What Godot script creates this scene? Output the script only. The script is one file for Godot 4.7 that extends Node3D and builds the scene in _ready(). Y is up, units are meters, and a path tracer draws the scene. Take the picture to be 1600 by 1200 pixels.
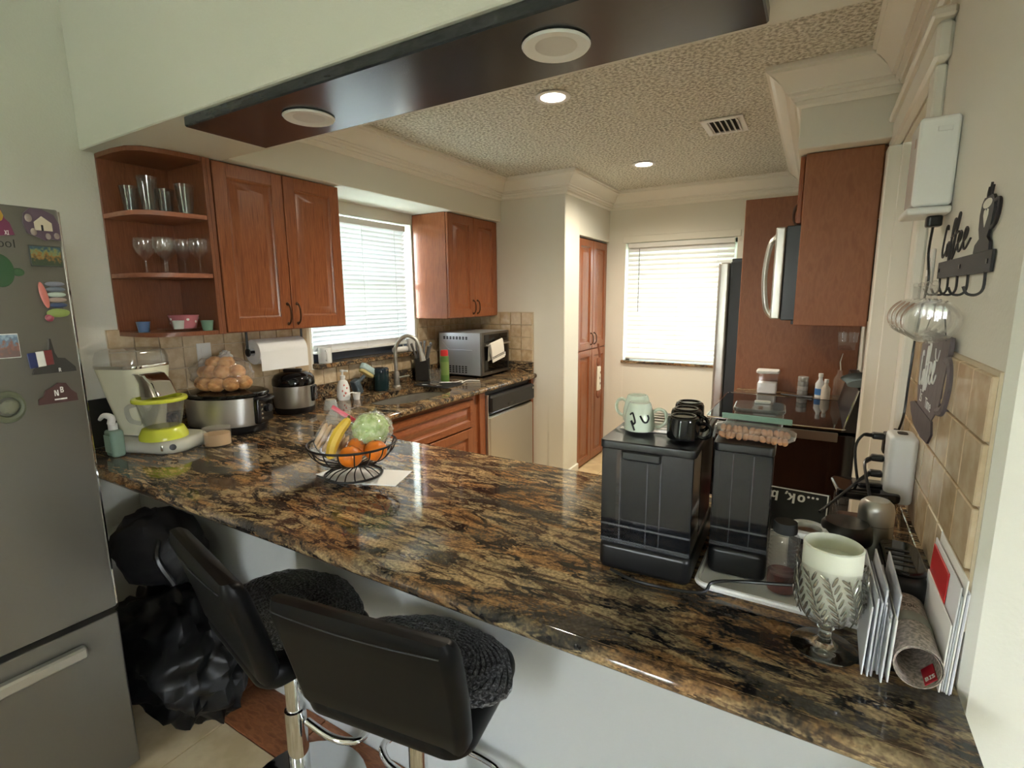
extends Node3D
# Kitchen seen over a granite peninsula. Metres, y up, -z into the kitchen, +x to the right-hand wall.

const COUNTER := 0.905
var M := {}
var taken := {}


func _ready() -> void:
	# ---------- camera ----------
	var cam := Camera3D.new()
	cam.name = "camera"
	cam.position = Vector3(0, 1.525, 0)
	cam.rotation = Vector3(-0.16808, 0.53376, -0.009275)
	cam.fov = 73.8
	cam.near = 0.02
	add_child(cam)
	cam.current = true
	# ---------- sky and exposure ----------
	var env := Environment.new()
	env.background_mode = Environment.BG_SKY
	var sky := Sky.new()
	var psm := ProceduralSkyMaterial.new()
	psm.sky_top_color = Color(0.80, 0.86, 0.93)
	psm.sky_horizon_color = Color(0.98, 0.98, 0.96)
	psm.ground_horizon_color = Color(0.82, 0.86, 0.8)
	psm.ground_bottom_color = Color(0.5, 0.55, 0.42)
	psm.sky_energy_multiplier = 4.4
	psm.ground_energy_multiplier = 3.3
	sky.sky_material = psm
	env.sky = sky
	env.tonemap_mode = Environment.TONE_MAPPER_LINEAR
	env.tonemap_exposure = 1.9
	env.sdfgi_enabled = true
	env.ssao_enabled = true
	env.ssil_enabled = true
	var we := WorldEnvironment.new()
	we.name = "world"
	we.environment = env
	add_child(we)

	materials()
	build_shell()
	build_mouldings()
	build_tiles()
	build_windows()
	build_counter()
	build_cabinets()
	build_right_side()
	build_ceiling_fittings()
	build_fridge()
	build_stools()
	build_sink_area()
	build_left_counter()
	build_shelf_things()
	build_fruit()
	build_coffee_corner()
	build_wall_right_things()
	build_stove_things()


# =====================================================================
#  mesh helper: collects closed pieces, commits with creased normals
# =====================================================================
class Mb:
	var v := PackedVector3Array()
	var t := Transform3D()

	func at(x: float, y: float, z: float) -> Mb:
		t = Transform3D(Basis(), Vector3(x, y, z))
		return self

	func xf(tr: Transform3D) -> Mb:
		t = tr
		return self

	func push(a: PackedVector3Array) -> Mb:
		if a.is_empty():
			return self
		var c := Vector3.ZERO
		for p in a:
			c += p
		c /= a.size()
		var vol := 0.0
		for i in range(0, a.size(), 3):
			vol += (a[i] - c).dot((a[i + 1] - c).cross(a[i + 2] - c))
		var flip := (vol > 0.0) != (t.basis.determinant() < 0.0)
		for i in range(0, a.size(), 3):
			v.append(t * a[i])
			if flip:
				v.append(t * a[i + 2])
				v.append(t * a[i + 1])
			else:
				v.append(t * a[i + 1])
				v.append(t * a[i + 2])
		return self

	func loft(rings: Array, cap0 := true, cap1 := true, closed := false) -> Mb:
		var a := PackedVector3Array()
		var n: int = rings[0].size()
		var last := rings.size() if closed else rings.size() - 1
		for i in last:
			var r0: PackedVector3Array = rings[i]
			var r1: PackedVector3Array = rings[(i + 1) % rings.size()]
			for j in n:
				var k := (j + 1) % n
				if not r0[j].is_equal_approx(r0[k]):
					a.append_array([r0[j], r0[k], r1[j]])
				if not r1[j].is_equal_approx(r1[k]):
					a.append_array([r0[k], r1[k], r1[j]])
		if not closed:
			if cap0:
				_cap(a, rings[0], true)
			if cap1:
				_cap(a, rings[rings.size() - 1], false)
		return push(a)

	func _cap(a: PackedVector3Array, r: PackedVector3Array, back: bool) -> void:
		var c := Vector3.ZERO
		for p in r:
			c += p
		c /= r.size()
		if r[0].is_equal_approx(c):
			return
		for j in r.size():
			var k := (j + 1) % r.size()
			if back:
				a.append_array([r[k], r[j], c])
			else:
				a.append_array([r[j], r[k], c])

	# box with chamfered edges
	func box(w: float, h: float, d: float, b := 0.003) -> Mb:
		b = minf(b, minf(w, minf(h, d)) * 0.45)
		var rs := []
		for q in [[-h / 2, b], [-h / 2 + b, 0.0], [h / 2 - b, 0.0], [h / 2, b]]:
			rs.append(Mb.rrect(w - 2 * q[1], d - 2 * q[1], maxf(b - q[1], b * 0.25), 1, q[0]))
		return loft(rs)

	# box with round vertical corners and rounded top/bottom edges
	func rbox(w: float, h: float, d: float, r: float, e := 0.006, seg := 5) -> Mb:
		var rs := []
		var st := 3
		for i in st + 1:
			var an := PI / 2 * i / st
			var ins := e * (1 - sin(an))
			rs.append(Mb.rrect(w - 2 * ins, d - 2 * ins, maxf(r - ins, 0.001), seg, -h / 2 + e * (1 - cos(an))))
		for i in st + 1:
			var an := PI / 2 * (st - i) / st
			var ins := e * (1 - sin(an))
			rs.append(Mb.rrect(w - 2 * ins, d - 2 * ins, maxf(r - ins, 0.001), seg, h / 2 - e * (1 - cos(an))))
		return loft(rs)

	# axis aligned box from two corners, in world metres
	func span(x0: float, x1: float, y0: float, y1: float, z0: float, z1: float, b := 0.002) -> Mb:
		t = Transform3D(Basis(), Vector3((x0 + x1) / 2, (y0 + y1) / 2, (z0 + z1) / 2))
		return box(absf(x1 - x0), absf(y1 - y0), absf(z1 - z0), b)

	func lathe(prof: Array, n := 28, sx := 1.0, sz := 1.0) -> Mb:
		var rs := []
		for p in prof:
			rs.append(Mb.circ(p[0], n, p[1], sx, sz))
		return loft(rs)

	func tube(pts: Array, r, n := 8, closed := false) -> Mb:
		var rs := []
		var m := pts.size()
		var up := Vector3.UP
		var prev := Vector3.ZERO
		for i in m:
			var a: Vector3 = pts[(i - 1 + m) % m] if (closed or i > 0) else pts[i]
			var b: Vector3 = pts[(i + 1) % m] if (closed or i < m - 1) else pts[i]
			var d := (b - a).normalized()
			if i == 0:
				up = Vector3.UP if absf(d.y) < 0.9 else Vector3.RIGHT
			else:
				up = prev
			var s := d.cross(up).normalized()
			up = s.cross(d).normalized()
			prev = up
			var rr: float = r[i] if r is Array else r
			var ring := PackedVector3Array()
			for j in n:
				var an := TAU * j / n
				ring.append(pts[i] + (s * cos(an) + up * sin(an)) * rr)
			rs.append(ring)
		return loft(rs, true, true, closed)

	# polygon in xy extruded along z from 0 to depth
	func prism(poly: PackedVector2Array, depth: float) -> Mb:
		var a := PackedVector3Array()
		var ix := Geometry2D.triangulate_polygon(poly)
		for i in range(0, ix.size(), 3):
			var p := poly[ix[i]]
			var q := poly[ix[i + 1]]
			var s := poly[ix[i + 2]]
			if (q - p).cross(s - p) < 0:
				var w := q
				q = s
				s = w
			a.append_array([Vector3(p.x, p.y, depth), Vector3(q.x, q.y, depth), Vector3(s.x, s.y, depth)])
			a.append_array([Vector3(p.x, p.y, 0), Vector3(s.x, s.y, 0), Vector3(q.x, q.y, 0)])
		var area := 0.0
		for i in poly.size():
			area += poly[i].cross(poly[(i + 1) % poly.size()])
		for i in poly.size():
			var p := poly[i]
			var q := poly[(i + 1) % poly.size()]
			if area < 0:
				var w := p
				p = q
				q = w
			a.append_array([Vector3(p.x, p.y, 0), Vector3(q.x, q.y, 0), Vector3(q.x, q.y, depth)])
			a.append_array([Vector3(p.x, p.y, 0), Vector3(q.x, q.y, depth), Vector3(p.x, p.y, depth)])
		return push(a)

	# lumpy ball
	func blob(rx: float, ry: float, rz: float, bump := 0.0, seed_ := 1, freq := 2.0, nu := 24, nv := 14) -> Mb:
		var nz := FastNoiseLite.new()
		nz.seed = seed_
		nz.frequency = freq
		nz.noise_type = FastNoiseLite.TYPE_SIMPLEX_SMOOTH
		nz.fractal_octaves = 2
		var rs := []
		for i in nv + 1:
			var th := PI * i / nv
			var ring := PackedVector3Array()
			for j in nu:
				var ph := TAU * j / nu
				var d := Vector3(sin(th) * cos(ph), -cos(th), sin(th) * sin(ph))
				var k := 1.0 + bump * nz.get_noise_3dv(d)
				ring.append(Vector3(d.x * rx, d.y * ry, d.z * rz) * k)
			rs.append(ring)
		return loft(rs, false, false)

	# flat disc facing z
	func lathe_z(r: float, th: float) -> Mb:
		var rs := []
		for q in [[0.0, 0.0], [r, 0.0], [r, th * 0.6], [r * 0.92, th], [0.0, th]]:
			var ring := PackedVector3Array()
			for j in 28:
				ring.append(Vector3(cos(TAU * j / 28) * q[0], sin(TAU * j / 28) * q[0], q[1]))
			rs.append(ring)
		return loft(rs)

	static func circ(r: float, n: int, y: float, sx := 1.0, sz := 1.0) -> PackedVector3Array:
		var o := PackedVector3Array()
		for j in n:
			var an := TAU * j / n
			o.append(Vector3(cos(an) * r * sx, y, sin(an) * r * sz))
		return o

	static func rrect(w: float, d: float, r: float, seg: int, y: float) -> PackedVector3Array:
		var o := PackedVector3Array()
		r = minf(r, minf(w, d) * 0.499)
		for q in 4:
			var cx := (w / 2 - r) * (1.0 if q == 0 or q == 3 else -1.0)
			var cz := (d / 2 - r) * (1.0 if q < 2 else -1.0)
			for i in seg + 1:
				var an := PI / 2 * (q + float(i) / seg)
				o.append(Vector3(cx + cos(an) * r, y, cz + sin(an) * r))
		return o

	func mesh(crease := 38.0) -> ArrayMesh:
		var nf := v.size() / 3
		var fn := PackedVector3Array()
		var un := PackedVector3Array()
		var who := {}
		for f in nf:
			var c := (v[f * 3 + 2] - v[f * 3]).cross(v[f * 3 + 1] - v[f * 3])
			fn.append(c)
			un.append(c.normalized())
			for k in 3:
				var key := Vector3i((v[f * 3 + k] * 20000.0).round())
				if who.has(key):
					who[key].append(f)
				else:
					who[key] = PackedInt32Array([f])
		var nn := PackedVector3Array()
		nn.resize(v.size())
		var lim := cos(deg_to_rad(crease))
		for f in nf:
			for k in 3:
				var key := Vector3i((v[f * 3 + k] * 20000.0).round())
				var s := Vector3.ZERO
				var u := un[f]
				for o in who[key]:
					if un[o].dot(u) >= lim:
						s += fn[o]
				nn[f * 3 + k] = s.normalized() if s.length_squared() > 1e-24 else u
		var arr := []
		arr.resize(Mesh.ARRAY_MAX)
		arr[Mesh.ARRAY_VERTEX] = v
		arr[Mesh.ARRAY_NORMAL] = nn
		var m := ArrayMesh.new()
		m.add_surface_from_arrays(Mesh.PRIMITIVE_TRIANGLES, arr)
		return m


func numbered(n: String) -> String:
	if not taken.has(n):
		taken[n] = 0
		return n
	taken[n] += 1
	return "%s_%03d" % [n, taken[n]]


func tag(o: Node3D, label: String, cat: String, group := "") -> Node3D:
	o.set_meta("label", label)
	o.set_meta("category", cat)
	if group:
		o.set_meta("group", group)
	return o


func thing(called: String, label: String, cat: String, at := Vector3.ZERO, turn := 0.0, group := "") -> Node3D:
	var o := Node3D.new()
	o.name = numbered(called)
	add_child(o)
	o.position = at
	o.rotation.y = turn
	tag(o, label, cat, group)
	return o


func part(parent: Node, called: String, b: Mb, m: Material, crease := 38.0) -> MeshInstance3D:
	var o := MeshInstance3D.new()
	o.name = called
	o.mesh = b.mesh(crease)
	o.material_override = m
	parent.add_child(o, true)
	return o


func inst(parent: Node, called: String, mesh: Mesh, m: Material, tr: Transform3D) -> MeshInstance3D:
	var o := MeshInstance3D.new()
	o.name = called
	o.mesh = mesh
	o.material_override = m
	o.transform = tr
	parent.add_child(o, true)
	return o


func solo(called: String, label: String, cat: String, b: Mb, m: Material, group := "", crease := 38.0) -> MeshInstance3D:
	var o := part(self, numbered(called), b, m, crease)
	tag(o, label, cat, group)
	return o


func struct(called: String, b: Mb, m: Material) -> MeshInstance3D:
	var o := part(self, called, b, m)
	o.set_meta("kind", "structure")
	return o


func copy(src: Node3D, at: Vector3, turn: float, label := "") -> Node3D:
	var base := str(src.name).rstrip("0123456789").trim_suffix("_")
	var c: Node3D = src.duplicate()
	c.name = numbered(base)
	add_child(c)
	c.position = at
	c.rotation.y = turn
	if label:
		c.set_meta("label", label)
	return c


func mb() -> Mb:
	return Mb.new()


func lettering(parent: Node, called: String, s: String, size: float, m: Material, tr: Transform3D, bold := false, depth := 0.0006) -> MeshInstance3D:
	var tm := TextMesh.new()
	var f := SystemFont.new()
	f.font_names = PackedStringArray(["Droid Sans"])
	f.font_weight = 700 if bold else 400
	tm.font = f
	tm.text = s
	tm.font_size = 32
	tm.pixel_size = size / 32.0
	tm.depth = depth
	return inst(parent, called, tm, m, tr)


func smooth_path(p: Array, sub := 5, closed := false) -> Array:
	var o := []
	var n := p.size()
	var last := n if closed else n - 1
	for i in last:
		var a: Vector3 = p[(i - 1 + n) % n] if (closed or i > 0) else p[i]
		var b: Vector3 = p[i]
		var c: Vector3 = p[(i + 1) % n]
		var d: Vector3 = p[(i + 2) % n] if (closed or i < n - 2) else p[(i + 1) % n]
		for k in sub:
			o.append(b.cubic_interpolate(c, a, d, float(k) / sub))
	if not closed:
		o.append(p[n - 1])
	return o


# =====================================================================
#  materials
# =====================================================================
func mat(c: Color, rough := 0.5, metal := 0.0, spec := 0.5) -> StandardMaterial3D:
	var m := StandardMaterial3D.new()
	m.albedo_color = c
	m.roughness = rough
	m.metallic = metal
	m.metallic_specular = spec
	return m


func rgb(r: float, g: float, b: float) -> Color:
	return Color(r / 255.0, g / 255.0, b / 255.0)


func glass(c: Color, a: float, rough := 0.02) -> StandardMaterial3D:
	var m := mat(Color(c.r, c.g, c.b, a), rough)
	m.transparency = BaseMaterial3D.TRANSPARENCY_ALPHA
	return m


func noise_tex(w: int, h: int, freq: float, oct: int, colors: Array, stops: Array, seed_ := 1, normal := 0.0, warp := 0.0) -> NoiseTexture2D:
	var n := FastNoiseLite.new()
	n.seed = seed_
	n.frequency = freq
	n.noise_type = FastNoiseLite.TYPE_SIMPLEX_SMOOTH
	n.fractal_octaves = oct
	if warp > 0:
		n.domain_warp_enabled = true
		n.domain_warp_amplitude = warp
		n.domain_warp_frequency = freq * 0.6
	var t := NoiseTexture2D.new()
	t.width = w
	t.height = h
	t.seamless = true
	t.noise = n
	if normal > 0:
		t.as_normal_map = true
		t.bump_strength = normal
	else:
		var g := Gradient.new()
		g.offsets = PackedFloat32Array(stops)
		g.colors = PackedColorArray(colors)
		t.color_ramp = g
	return t


func tri(m: StandardMaterial3D, s: Vector3, world := true) -> StandardMaterial3D:
	m.uv1_triplanar = true
	m.uv1_world_triplanar = world
	m.uv1_scale = s
	return m


func granite_image() -> ImageTexture:
	var w := 2048
	var h := 640
	var ls := []
	# [seed, source width, frequency, octaves, fractal type, warp amplitude]
	for q in [[3, 700, 0.008, 4, 0, 50.0], [11, 640, 0.013, 5, 1, 90.0], [23, 800, 0.008, 4, 0, 60.0], [31, 2048, 0.12, 3, 0, 0.0], [47, 560, 0.034, 4, 1, 70.0], [59, 620, 0.011, 5, 0, 90.0]]:
		var n := FastNoiseLite.new()
		n.seed = q[0]
		n.frequency = q[2]
		n.noise_type = FastNoiseLite.TYPE_SIMPLEX_SMOOTH
		n.fractal_octaves = q[3]
		n.fractal_type = FastNoiseLite.FRACTAL_FBM if q[4] == 0 else FastNoiseLite.FRACTAL_RIDGED
		if q[5] > 0:
			n.domain_warp_enabled = true
			n.domain_warp_amplitude = q[5]
			n.domain_warp_frequency = 0.006
			n.domain_warp_fractal_octaves = 3
		var im := n.get_seamless_image(q[1], h)
		im.convert(Image.FORMAT_L8)
		if q[1] != w:
			im.resize(w, h, Image.INTERPOLATE_CUBIC)
		ls.append(im.get_data())
	var a0: PackedByteArray = ls[0]
	var a1: PackedByteArray = ls[1]
	var a2: PackedByteArray = ls[2]
	var a3: PackedByteArray = ls[3]
	var a4: PackedByteArray = ls[4]
	var a5: PackedByteArray = ls[5]
	var out := PackedByteArray()
	out.resize(w * h * 3)
	for i in w * h:
		var z := a0[i] / 255.0
		var r := lerpf(184, 128, z)
		var g := lerpf(152, 116, z)
		var b := lerpf(110, 90, z)
		var k := clampf((a2[i] / 255.0 - 0.52) * 4.0, 0, 0.55)   # rusty gold clouds
		r = lerpf(r, 146, k)
		g = lerpf(g, 98, k)
		b = lerpf(b, 56, k)
		var sp := (a3[i] / 255.0 - 0.5)
		k = clampf((a4[i] / 255.0 - 0.60 + sp * 0.35) * 6.0, 0, 0.85)  # fine dark streaks
		r = lerpf(r, 58, k)
		g = lerpf(g, 44, k)
		b = lerpf(b, 36, k)
		k = clampf((a1[i] / 255.0 - 0.66 + sp * 0.22) * 7.0, 0, 1)   # wide black veins
		r = lerpf(r, 30, k)
		g = lerpf(g, 28, k)
		b = lerpf(b, 29, k)
		k = clampf((a5[i] / 255.0 - 0.64 + sp * 0.3) * 7.0, 0, 0.9)  # grey drifts
		r = lerpf(r, 62, k)
		g = lerpf(g, 58, k)
		b = lerpf(b, 54, k)
		var q := 1.0 + sp * 0.75
		out[i * 3] = clampi(int(r * q), 0, 255)
		out[i * 3 + 1] = clampi(int(g * q), 0, 255)
		out[i * 3 + 2] = clampi(int(b * q), 0, 255)
	return ImageTexture.create_from_image(Image.create_from_data(w, h, false, Image.FORMAT_RGB8, out))


func wood(dark: Color, light: Color, rough: float, seed_ := 5, s := Vector3(5, 0.7, 5)) -> StandardMaterial3D:
	var m := mat(Color.WHITE, rough)
	m.albedo_texture = noise_tex(512, 256, 0.02, 4, [dark, light, dark.lerp(light, 0.4), light], [0.15, 0.45, 0.6, 0.9], seed_, 0.0, 20.0)
	return tri(m, s)


func materials() -> void:
	# painted surfaces
	var wallpaint := mat(rgb(228, 226, 214), 0.75)
	wallpaint.normal_enabled = true
	wallpaint.normal_texture = noise_tex(512, 512, 0.05, 3, [], [], 8, 2.0)
	wallpaint.normal_scale = 0.25
	M.wall = tri(wallpaint, Vector3(3, 3, 3))
	M.trim = mat(rgb(236, 233, 222), 0.35)
	M.door_paint = mat(rgb(214, 212, 202), 0.4)
	var pop := mat(Color.WHITE, 0.9)
	pop.albedo_texture = noise_tex(512, 512, 0.055, 3, [rgb(178, 176, 160), rgb(224, 222, 206), rgb(250, 249, 238)], [0.2, 0.5, 0.8], 4)
	pop.normal_enabled = true
	pop.normal_texture = noise_tex(512, 512, 0.055, 3, [], [], 4, 14.0)
	pop.normal_scale = 1.0
	M.popcorn = tri(pop, Vector3(1.7, 1.7, 1.7))
	M.panel = mat(rgb(182, 184, 182), 0.25)
	# stone
	var gr := mat(Color.WHITE, 0.06)
	gr.albedo_texture = granite_image()
	gr.uv1_offset = Vector3(0.1, 0, 0.86)
	M.granite = tri(gr, Vector3(1 / 2.9, 1 / 0.9, 1 / 0.9))
	var tile_c := [[rgb(196, 172, 138), rgb(212, 192, 160)], [rgb(188, 162, 126), rgb(206, 184, 150)], [rgb(202, 180, 148), rgb(216, 198, 168)]]
	M.tiles = []
	for i in 3:
		var tm := mat(Color.WHITE, 0.12)
		tm.albedo_texture = noise_tex(256, 256, 0.02, 4, [tile_c[i][0], tile_c[i][1]], [0.25, 0.75], 70 + i, 0.0, 15.0)
		M.tiles.append(tri(tm, Vector3(3, 3, 3)))
	M.grout = mat(rgb(206, 192, 166), 0.9)
	M.floor_tile = tri(mat(Color.WHITE, 0.3), Vector3(1.5, 1.5, 1.5))
	M.floor_tile.albedo_texture = noise_tex(256, 256, 0.015, 4, [rgb(196, 172, 132), rgb(216, 194, 156)], [0.25, 0.75], 80)
	M.floor_wood = wood(rgb(122, 72, 44), rgb(158, 100, 64), 0.4, 15, Vector3(0.9, 6, 6))
	# cherry wood
	M.cherry = wood(rgb(124, 68, 40), rgb(154, 92, 56), 0.28, 5)
	M.cherry_h = wood(rgb(124, 68, 40), rgb(154, 92, 56), 0.28, 6, Vector3(5, 5, 0.7))
	M.laminate = wood(rgb(132, 80, 46), rgb(146, 92, 56), 0.45, 9, Vector3(2, 1.2, 2))
	M.shelf_wood = wood(rgb(118, 68, 44), rgb(140, 86, 58), 0.35, 10)
	M.shelf_edge = wood(rgb(158, 100, 76), rgb(176, 116, 90), 0.35, 12, Vector3(1, 5, 1))
	M.espresso = wood(rgb(36, 38, 42), rgb(52, 54, 58), 0.22, 13, Vector3(0.8, 6, 6))
	# metals
	M.steel = mat(rgb(192, 189, 182), 0.3, 0.85)
	M.steel_dark = mat(rgb(118, 114, 106), 0.34, 0.85)
	M.grey_finish = mat(rgb(126, 123, 115), 0.34, 0.8)   # the near refrigerator's grey door finish, darker than its own handle
	M.chrome = mat(rgb(226, 226, 226), 0.05, 1.0)
	M.bronze = mat(rgb(74, 50, 36), 0.35, 0.7)
	M.gunmetal = mat(rgb(60, 60, 62), 0.35, 0.7)
	M.oven_steel = mat(rgb(186, 190, 194), 0.36, 0.6)
	# plastics
	M.black = mat(rgb(20, 20, 22), 0.3)
	M.black_gloss = mat(rgb(12, 12, 14), 0.05)
	M.black_matte = mat(rgb(24, 24, 26), 0.6)
	M.smoke = glass(rgb(26, 28, 33), 0.72, 0.06)
	M.white = mat(rgb(232, 232, 228), 0.35)
	M.white_gloss = mat(rgb(238, 238, 234), 0.1)
	M.cream = mat(rgb(224, 222, 196), 0.3)
	M.mint = mat(rgb(214, 224, 206), 0.15)
	M.lime = mat(rgb(206, 212, 70), 0.25)
	M.red = mat(rgb(206, 42, 42), 0.35)
	M.clear = glass(rgb(200, 206, 206), 0.03)
	M.pane = glass(rgb(235, 245, 245), 0.06, 0.0)
	M.bag = glass(rgb(230, 232, 232), 0.10, 0.14)
	M.crystal = glass(rgb(190, 190, 184), 0.05)
	M.cut_glass = mat(Color(0.93, 0.93, 0.91, 0.0), 0.02)
	M.cut_glass.refraction_enabled = true
	M.cut_glass.refraction_scale = 0.05
	M.cut_glass.transparency = BaseMaterial3D.TRANSPARENCY_ALPHA
	# cloth
	M.leather = mat(rgb(9, 9, 10), 0.4, 0.0, 0.28)
	M.paper = mat(rgb(238, 238, 236), 0.8)
	M.black_bag = mat(rgb(9, 9, 10), 0.42, 0.0, 0.35)


# =====================================================================
#  room shell
# =====================================================================
func build_shell() -> void:
	# floor of both rooms
	var fl := struct("floor", mb().span(-2.8, 4.2, -0.12, -0.006, -4.9, 3.9), M.grout)
	var tile_mesh := mb().box(0.446, 0.012, 0.446, 0.002).mesh()
	var spots := []
	for i in 7:
		for j in 3:
			spots.append(Vector3(-2.42 + i * 0.45, 0, -0.645 + j * 0.45))
	for i in 5:
		for j in 7:
			spots.append(Vector3(-1.75 + i * 0.45, 0, -1.9 - j * 0.45))
	for p in spots:
		inst(fl, "tile", tile_mesh, M.floor_tile, Transform3D(Basis(), p))
	var plank := mb().box(0.396, 0.012, 0.19, 0.002).mesh()
	for i in 7:
		inst(fl, "plank", plank, M.floor_wood, Transform3D(Basis(), Vector3(-2.43 + i * 0.4, 0, -0.966)))
	# left wall with window opening z -3.02..-2.08, y 1.15..2.06
	var wl := mb()
	wl.span(-2.80, -2.65, -0.1, 3.1, -2.08, 3.8, 0.001)
	wl.span(-2.80, -2.65, -0.1, 1.10, -3.02, -2.08, 0.001)
	wl.span(-2.80, -2.65, 2.06, 3.1, -3.02, -2.08, 0.001)
	wl.span(-2.80, -2.65, -0.1, 3.1, -4.85, -3.02, 0.001)
	struct("wall_left", wl, M.wall)
	# end of the sink run and the pantry block
	var we := mb()
	we.span(-2.65, -1.84, 0, 2.44, -3.83, -3.70, 0.0)
	we.span(-1.85, -1.70, 0, 2.44, -3.98, -3.70, 0.006)
	we.span(-1.95, -1.702, 2.02, 2.44, -4.68, -3.981, 0.002)
	struct("wall_pantry", we, M.wall)
	# far wall with window x -1.545..-0.60, y 0.93..2.0
	var wf := mb()
	wf.span(-2.8, -1.545, -0.1, 2.6, -4.83, -4.68, 0.001)
	wf.span(-0.60, 0.40, -0.1, 2.6, -4.83, -4.68, 0.001)
	wf.span(-1.545, -0.60, -0.1, 0.92, -4.83, -4.68, 0.001)
	wf.span(-1.545, -0.60, 2.0, 2.6, -4.83, -4.68, 0.001)
	struct("wall_far", wf, M.wall)
	# right wall with the doorway z -2.60..-1.86
	var wr := mb()
	wr.span(0.24, 0.38, 0, 3.1, -1.86, -0.97, 0.012)
	wr.span(0.24, 0.38, 2.10, 3.1, -2.60, -1.86, 0.001)
	wr.span(0.24, 0.38, 0, 3.1, -4.83, -2.60, 0.001)
	struct("wall_right", wr, M.wall)
	var d := part(self, "door_1", mb().span(0.30, 0.335, 0.008, 2.095, -2.595, -1.865), M.door_paint)
	d.set_meta("kind", "structure")
	# front room: partition beside the passage, back wall with a wide glazed opening, side wall
	struct("wall_partition", mb().span(0.37, 4.15, 0, 3.1, -1.11, -0.972, 0.002), M.wall)
	var wb := mb()
	wb.span(-2.8, -1.5, -0.1, 3.1, 3.6, 3.75, 0.001)
	wb.span(-0.8, 4.15, -0.1, 3.1, 3.6, 3.75, 0.001)
	wb.span(-1.5, -0.8, 2.15, 3.1, 3.6, 3.75, 0.001)
	struct("wall_back", wb, M.wall)
	var ws := mb()
	ws.span(4.0, 4.15, -0.1, 3.1, -1.0, 1.1, 0.001)
	ws.span(4.0, 4.15, -0.1, 3.1, 2.2, 3.75, 0.001)
	ws.span(4.0, 4.15, 2.2, 3.1, 1.1, 2.2, 0.001)
	ws.span(4.0, 4.15, -0.1, 0.9, 1.1, 2.2, 0.001)
	struct("wall_side", ws, M.wall)
	struct("ceiling", mb().span(-2.8, 4.15, 3.0, 3.12, -1.42, 3.75, 0.001), M.wall)
	struct("ceiling_kitchen", mb().span(-2.8, 0.4, 2.44, 2.56, -4.83, -1.42, 0.001), M.popcorn)
	# header between the rooms and the soffits
	struct("wall_header", mb().span(-2.65, 0.24, 2.134, 3.0, -1.42, -1.02, 0.004), M.wall)
	struct("wall_soffit_left", mb().span(-2.65, -2.275, 2.134, 2.44, -3.70, -1.42, 0.003), M.wall)
	struct("wall_soffit_right", mb().span(-0.12, 0.24, 2.134, 2.44, -4.68, -2.62, 0.003), M.wall)
	# half wall that carries the peninsula
	struct("wall_peninsula", mb().span(-2.65, 0.24, 0, 0.865, -1.15, -1.062, 0.002), M.panel)
	# dark board under the header
	solo("ceiling_board", "dark espresso wood board fixed under the white header with two round lights", "board", mb().span(-1.88, -0.135, 2.100, 2.1335, -1.33, -1.03, 0.004), M.espresso)
	# lawn outside
	var lw := struct("ground_outside", mb().span(-30, 30, -0.4, -0.2, -30, 30, 0.0), tri(mat(rgb(116, 122, 98), 0.9), Vector3.ONE))
	lw.position.y = 0.0
	# added unseen roof, keeps sky light off the far window blind
	struct("added_eave", mb().span(-3.2, 0.8, 2.30, 2.40, -6.9, -4.835, 0.002), M.trim)
	# shrubs outside the windows; the far one is added to darken blind gaps
	var leaf := tri(mat(Color.WHITE, 0.7), Vector3(4, 4, 4))
	leaf.albedo_texture = noise_tex(256, 256, 0.05, 4, [rgb(46, 70, 34), rgb(96, 128, 66), rgb(140, 166, 100)], [0.25, 0.5, 0.8], 91)
	for q in [[-6.3, 0.95, -4.3, 0.9, 1.45, 1.5, 1], [-6.6, 1.0, -9.2, 0.9, 1.5, 1.5, 2], [-2.0, 1.0, -9.6, 2.6, 1.6, 0.9, 3]]:
		solo("garden_shrub", ["tall green hedge shrub outside the sink window near the house", "tall green hedge shrub farther along outside the sink window", "wide green hedge shrub added to darken gaps in the far window blind"][q[6] - 1], "shrub", mb().at(q[0], q[1], q[2]).blob(q[3], q[4], q[5], 0.5, q[6] * 7, 3.5, 40, 26), leaf, "shrubs outside", 80.0)


func crown(b: Mb, p0: Vector3, p1: Vector3, n: Vector3, m0: float, m1: float) -> void:
	# profile: u into the room, v below the ceiling
	var prof := [[0.0, 0.0], [0.135, 0.0], [0.135, 0.016], [0.122, 0.016], [0.122, 0.027], [0.108, 0.032], [0.094, 0.043], [0.080, 0.058], [0.068, 0.077], [0.062, 0.091], [0.048, 0.091], [0.048, 0.103], [0.034, 0.106], [0.031, 0.119], [0.018, 0.119], [0.018, 0.135], [0.008, 0.144], [0.0, 0.144]]
	var al := (p1 - p0).normalized()
	var r0 := PackedVector3Array()
	var r1 := PackedVector3Array()
	for q in prof:
		r0.append(p0 + n * q[0] - Vector3.UP * q[1] + al * q[0] * m0)
		r1.append(p1 + n * q[0] - Vector3.UP * q[1] - al * q[0] * m1)
	b.loft([r0, r1])


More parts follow.
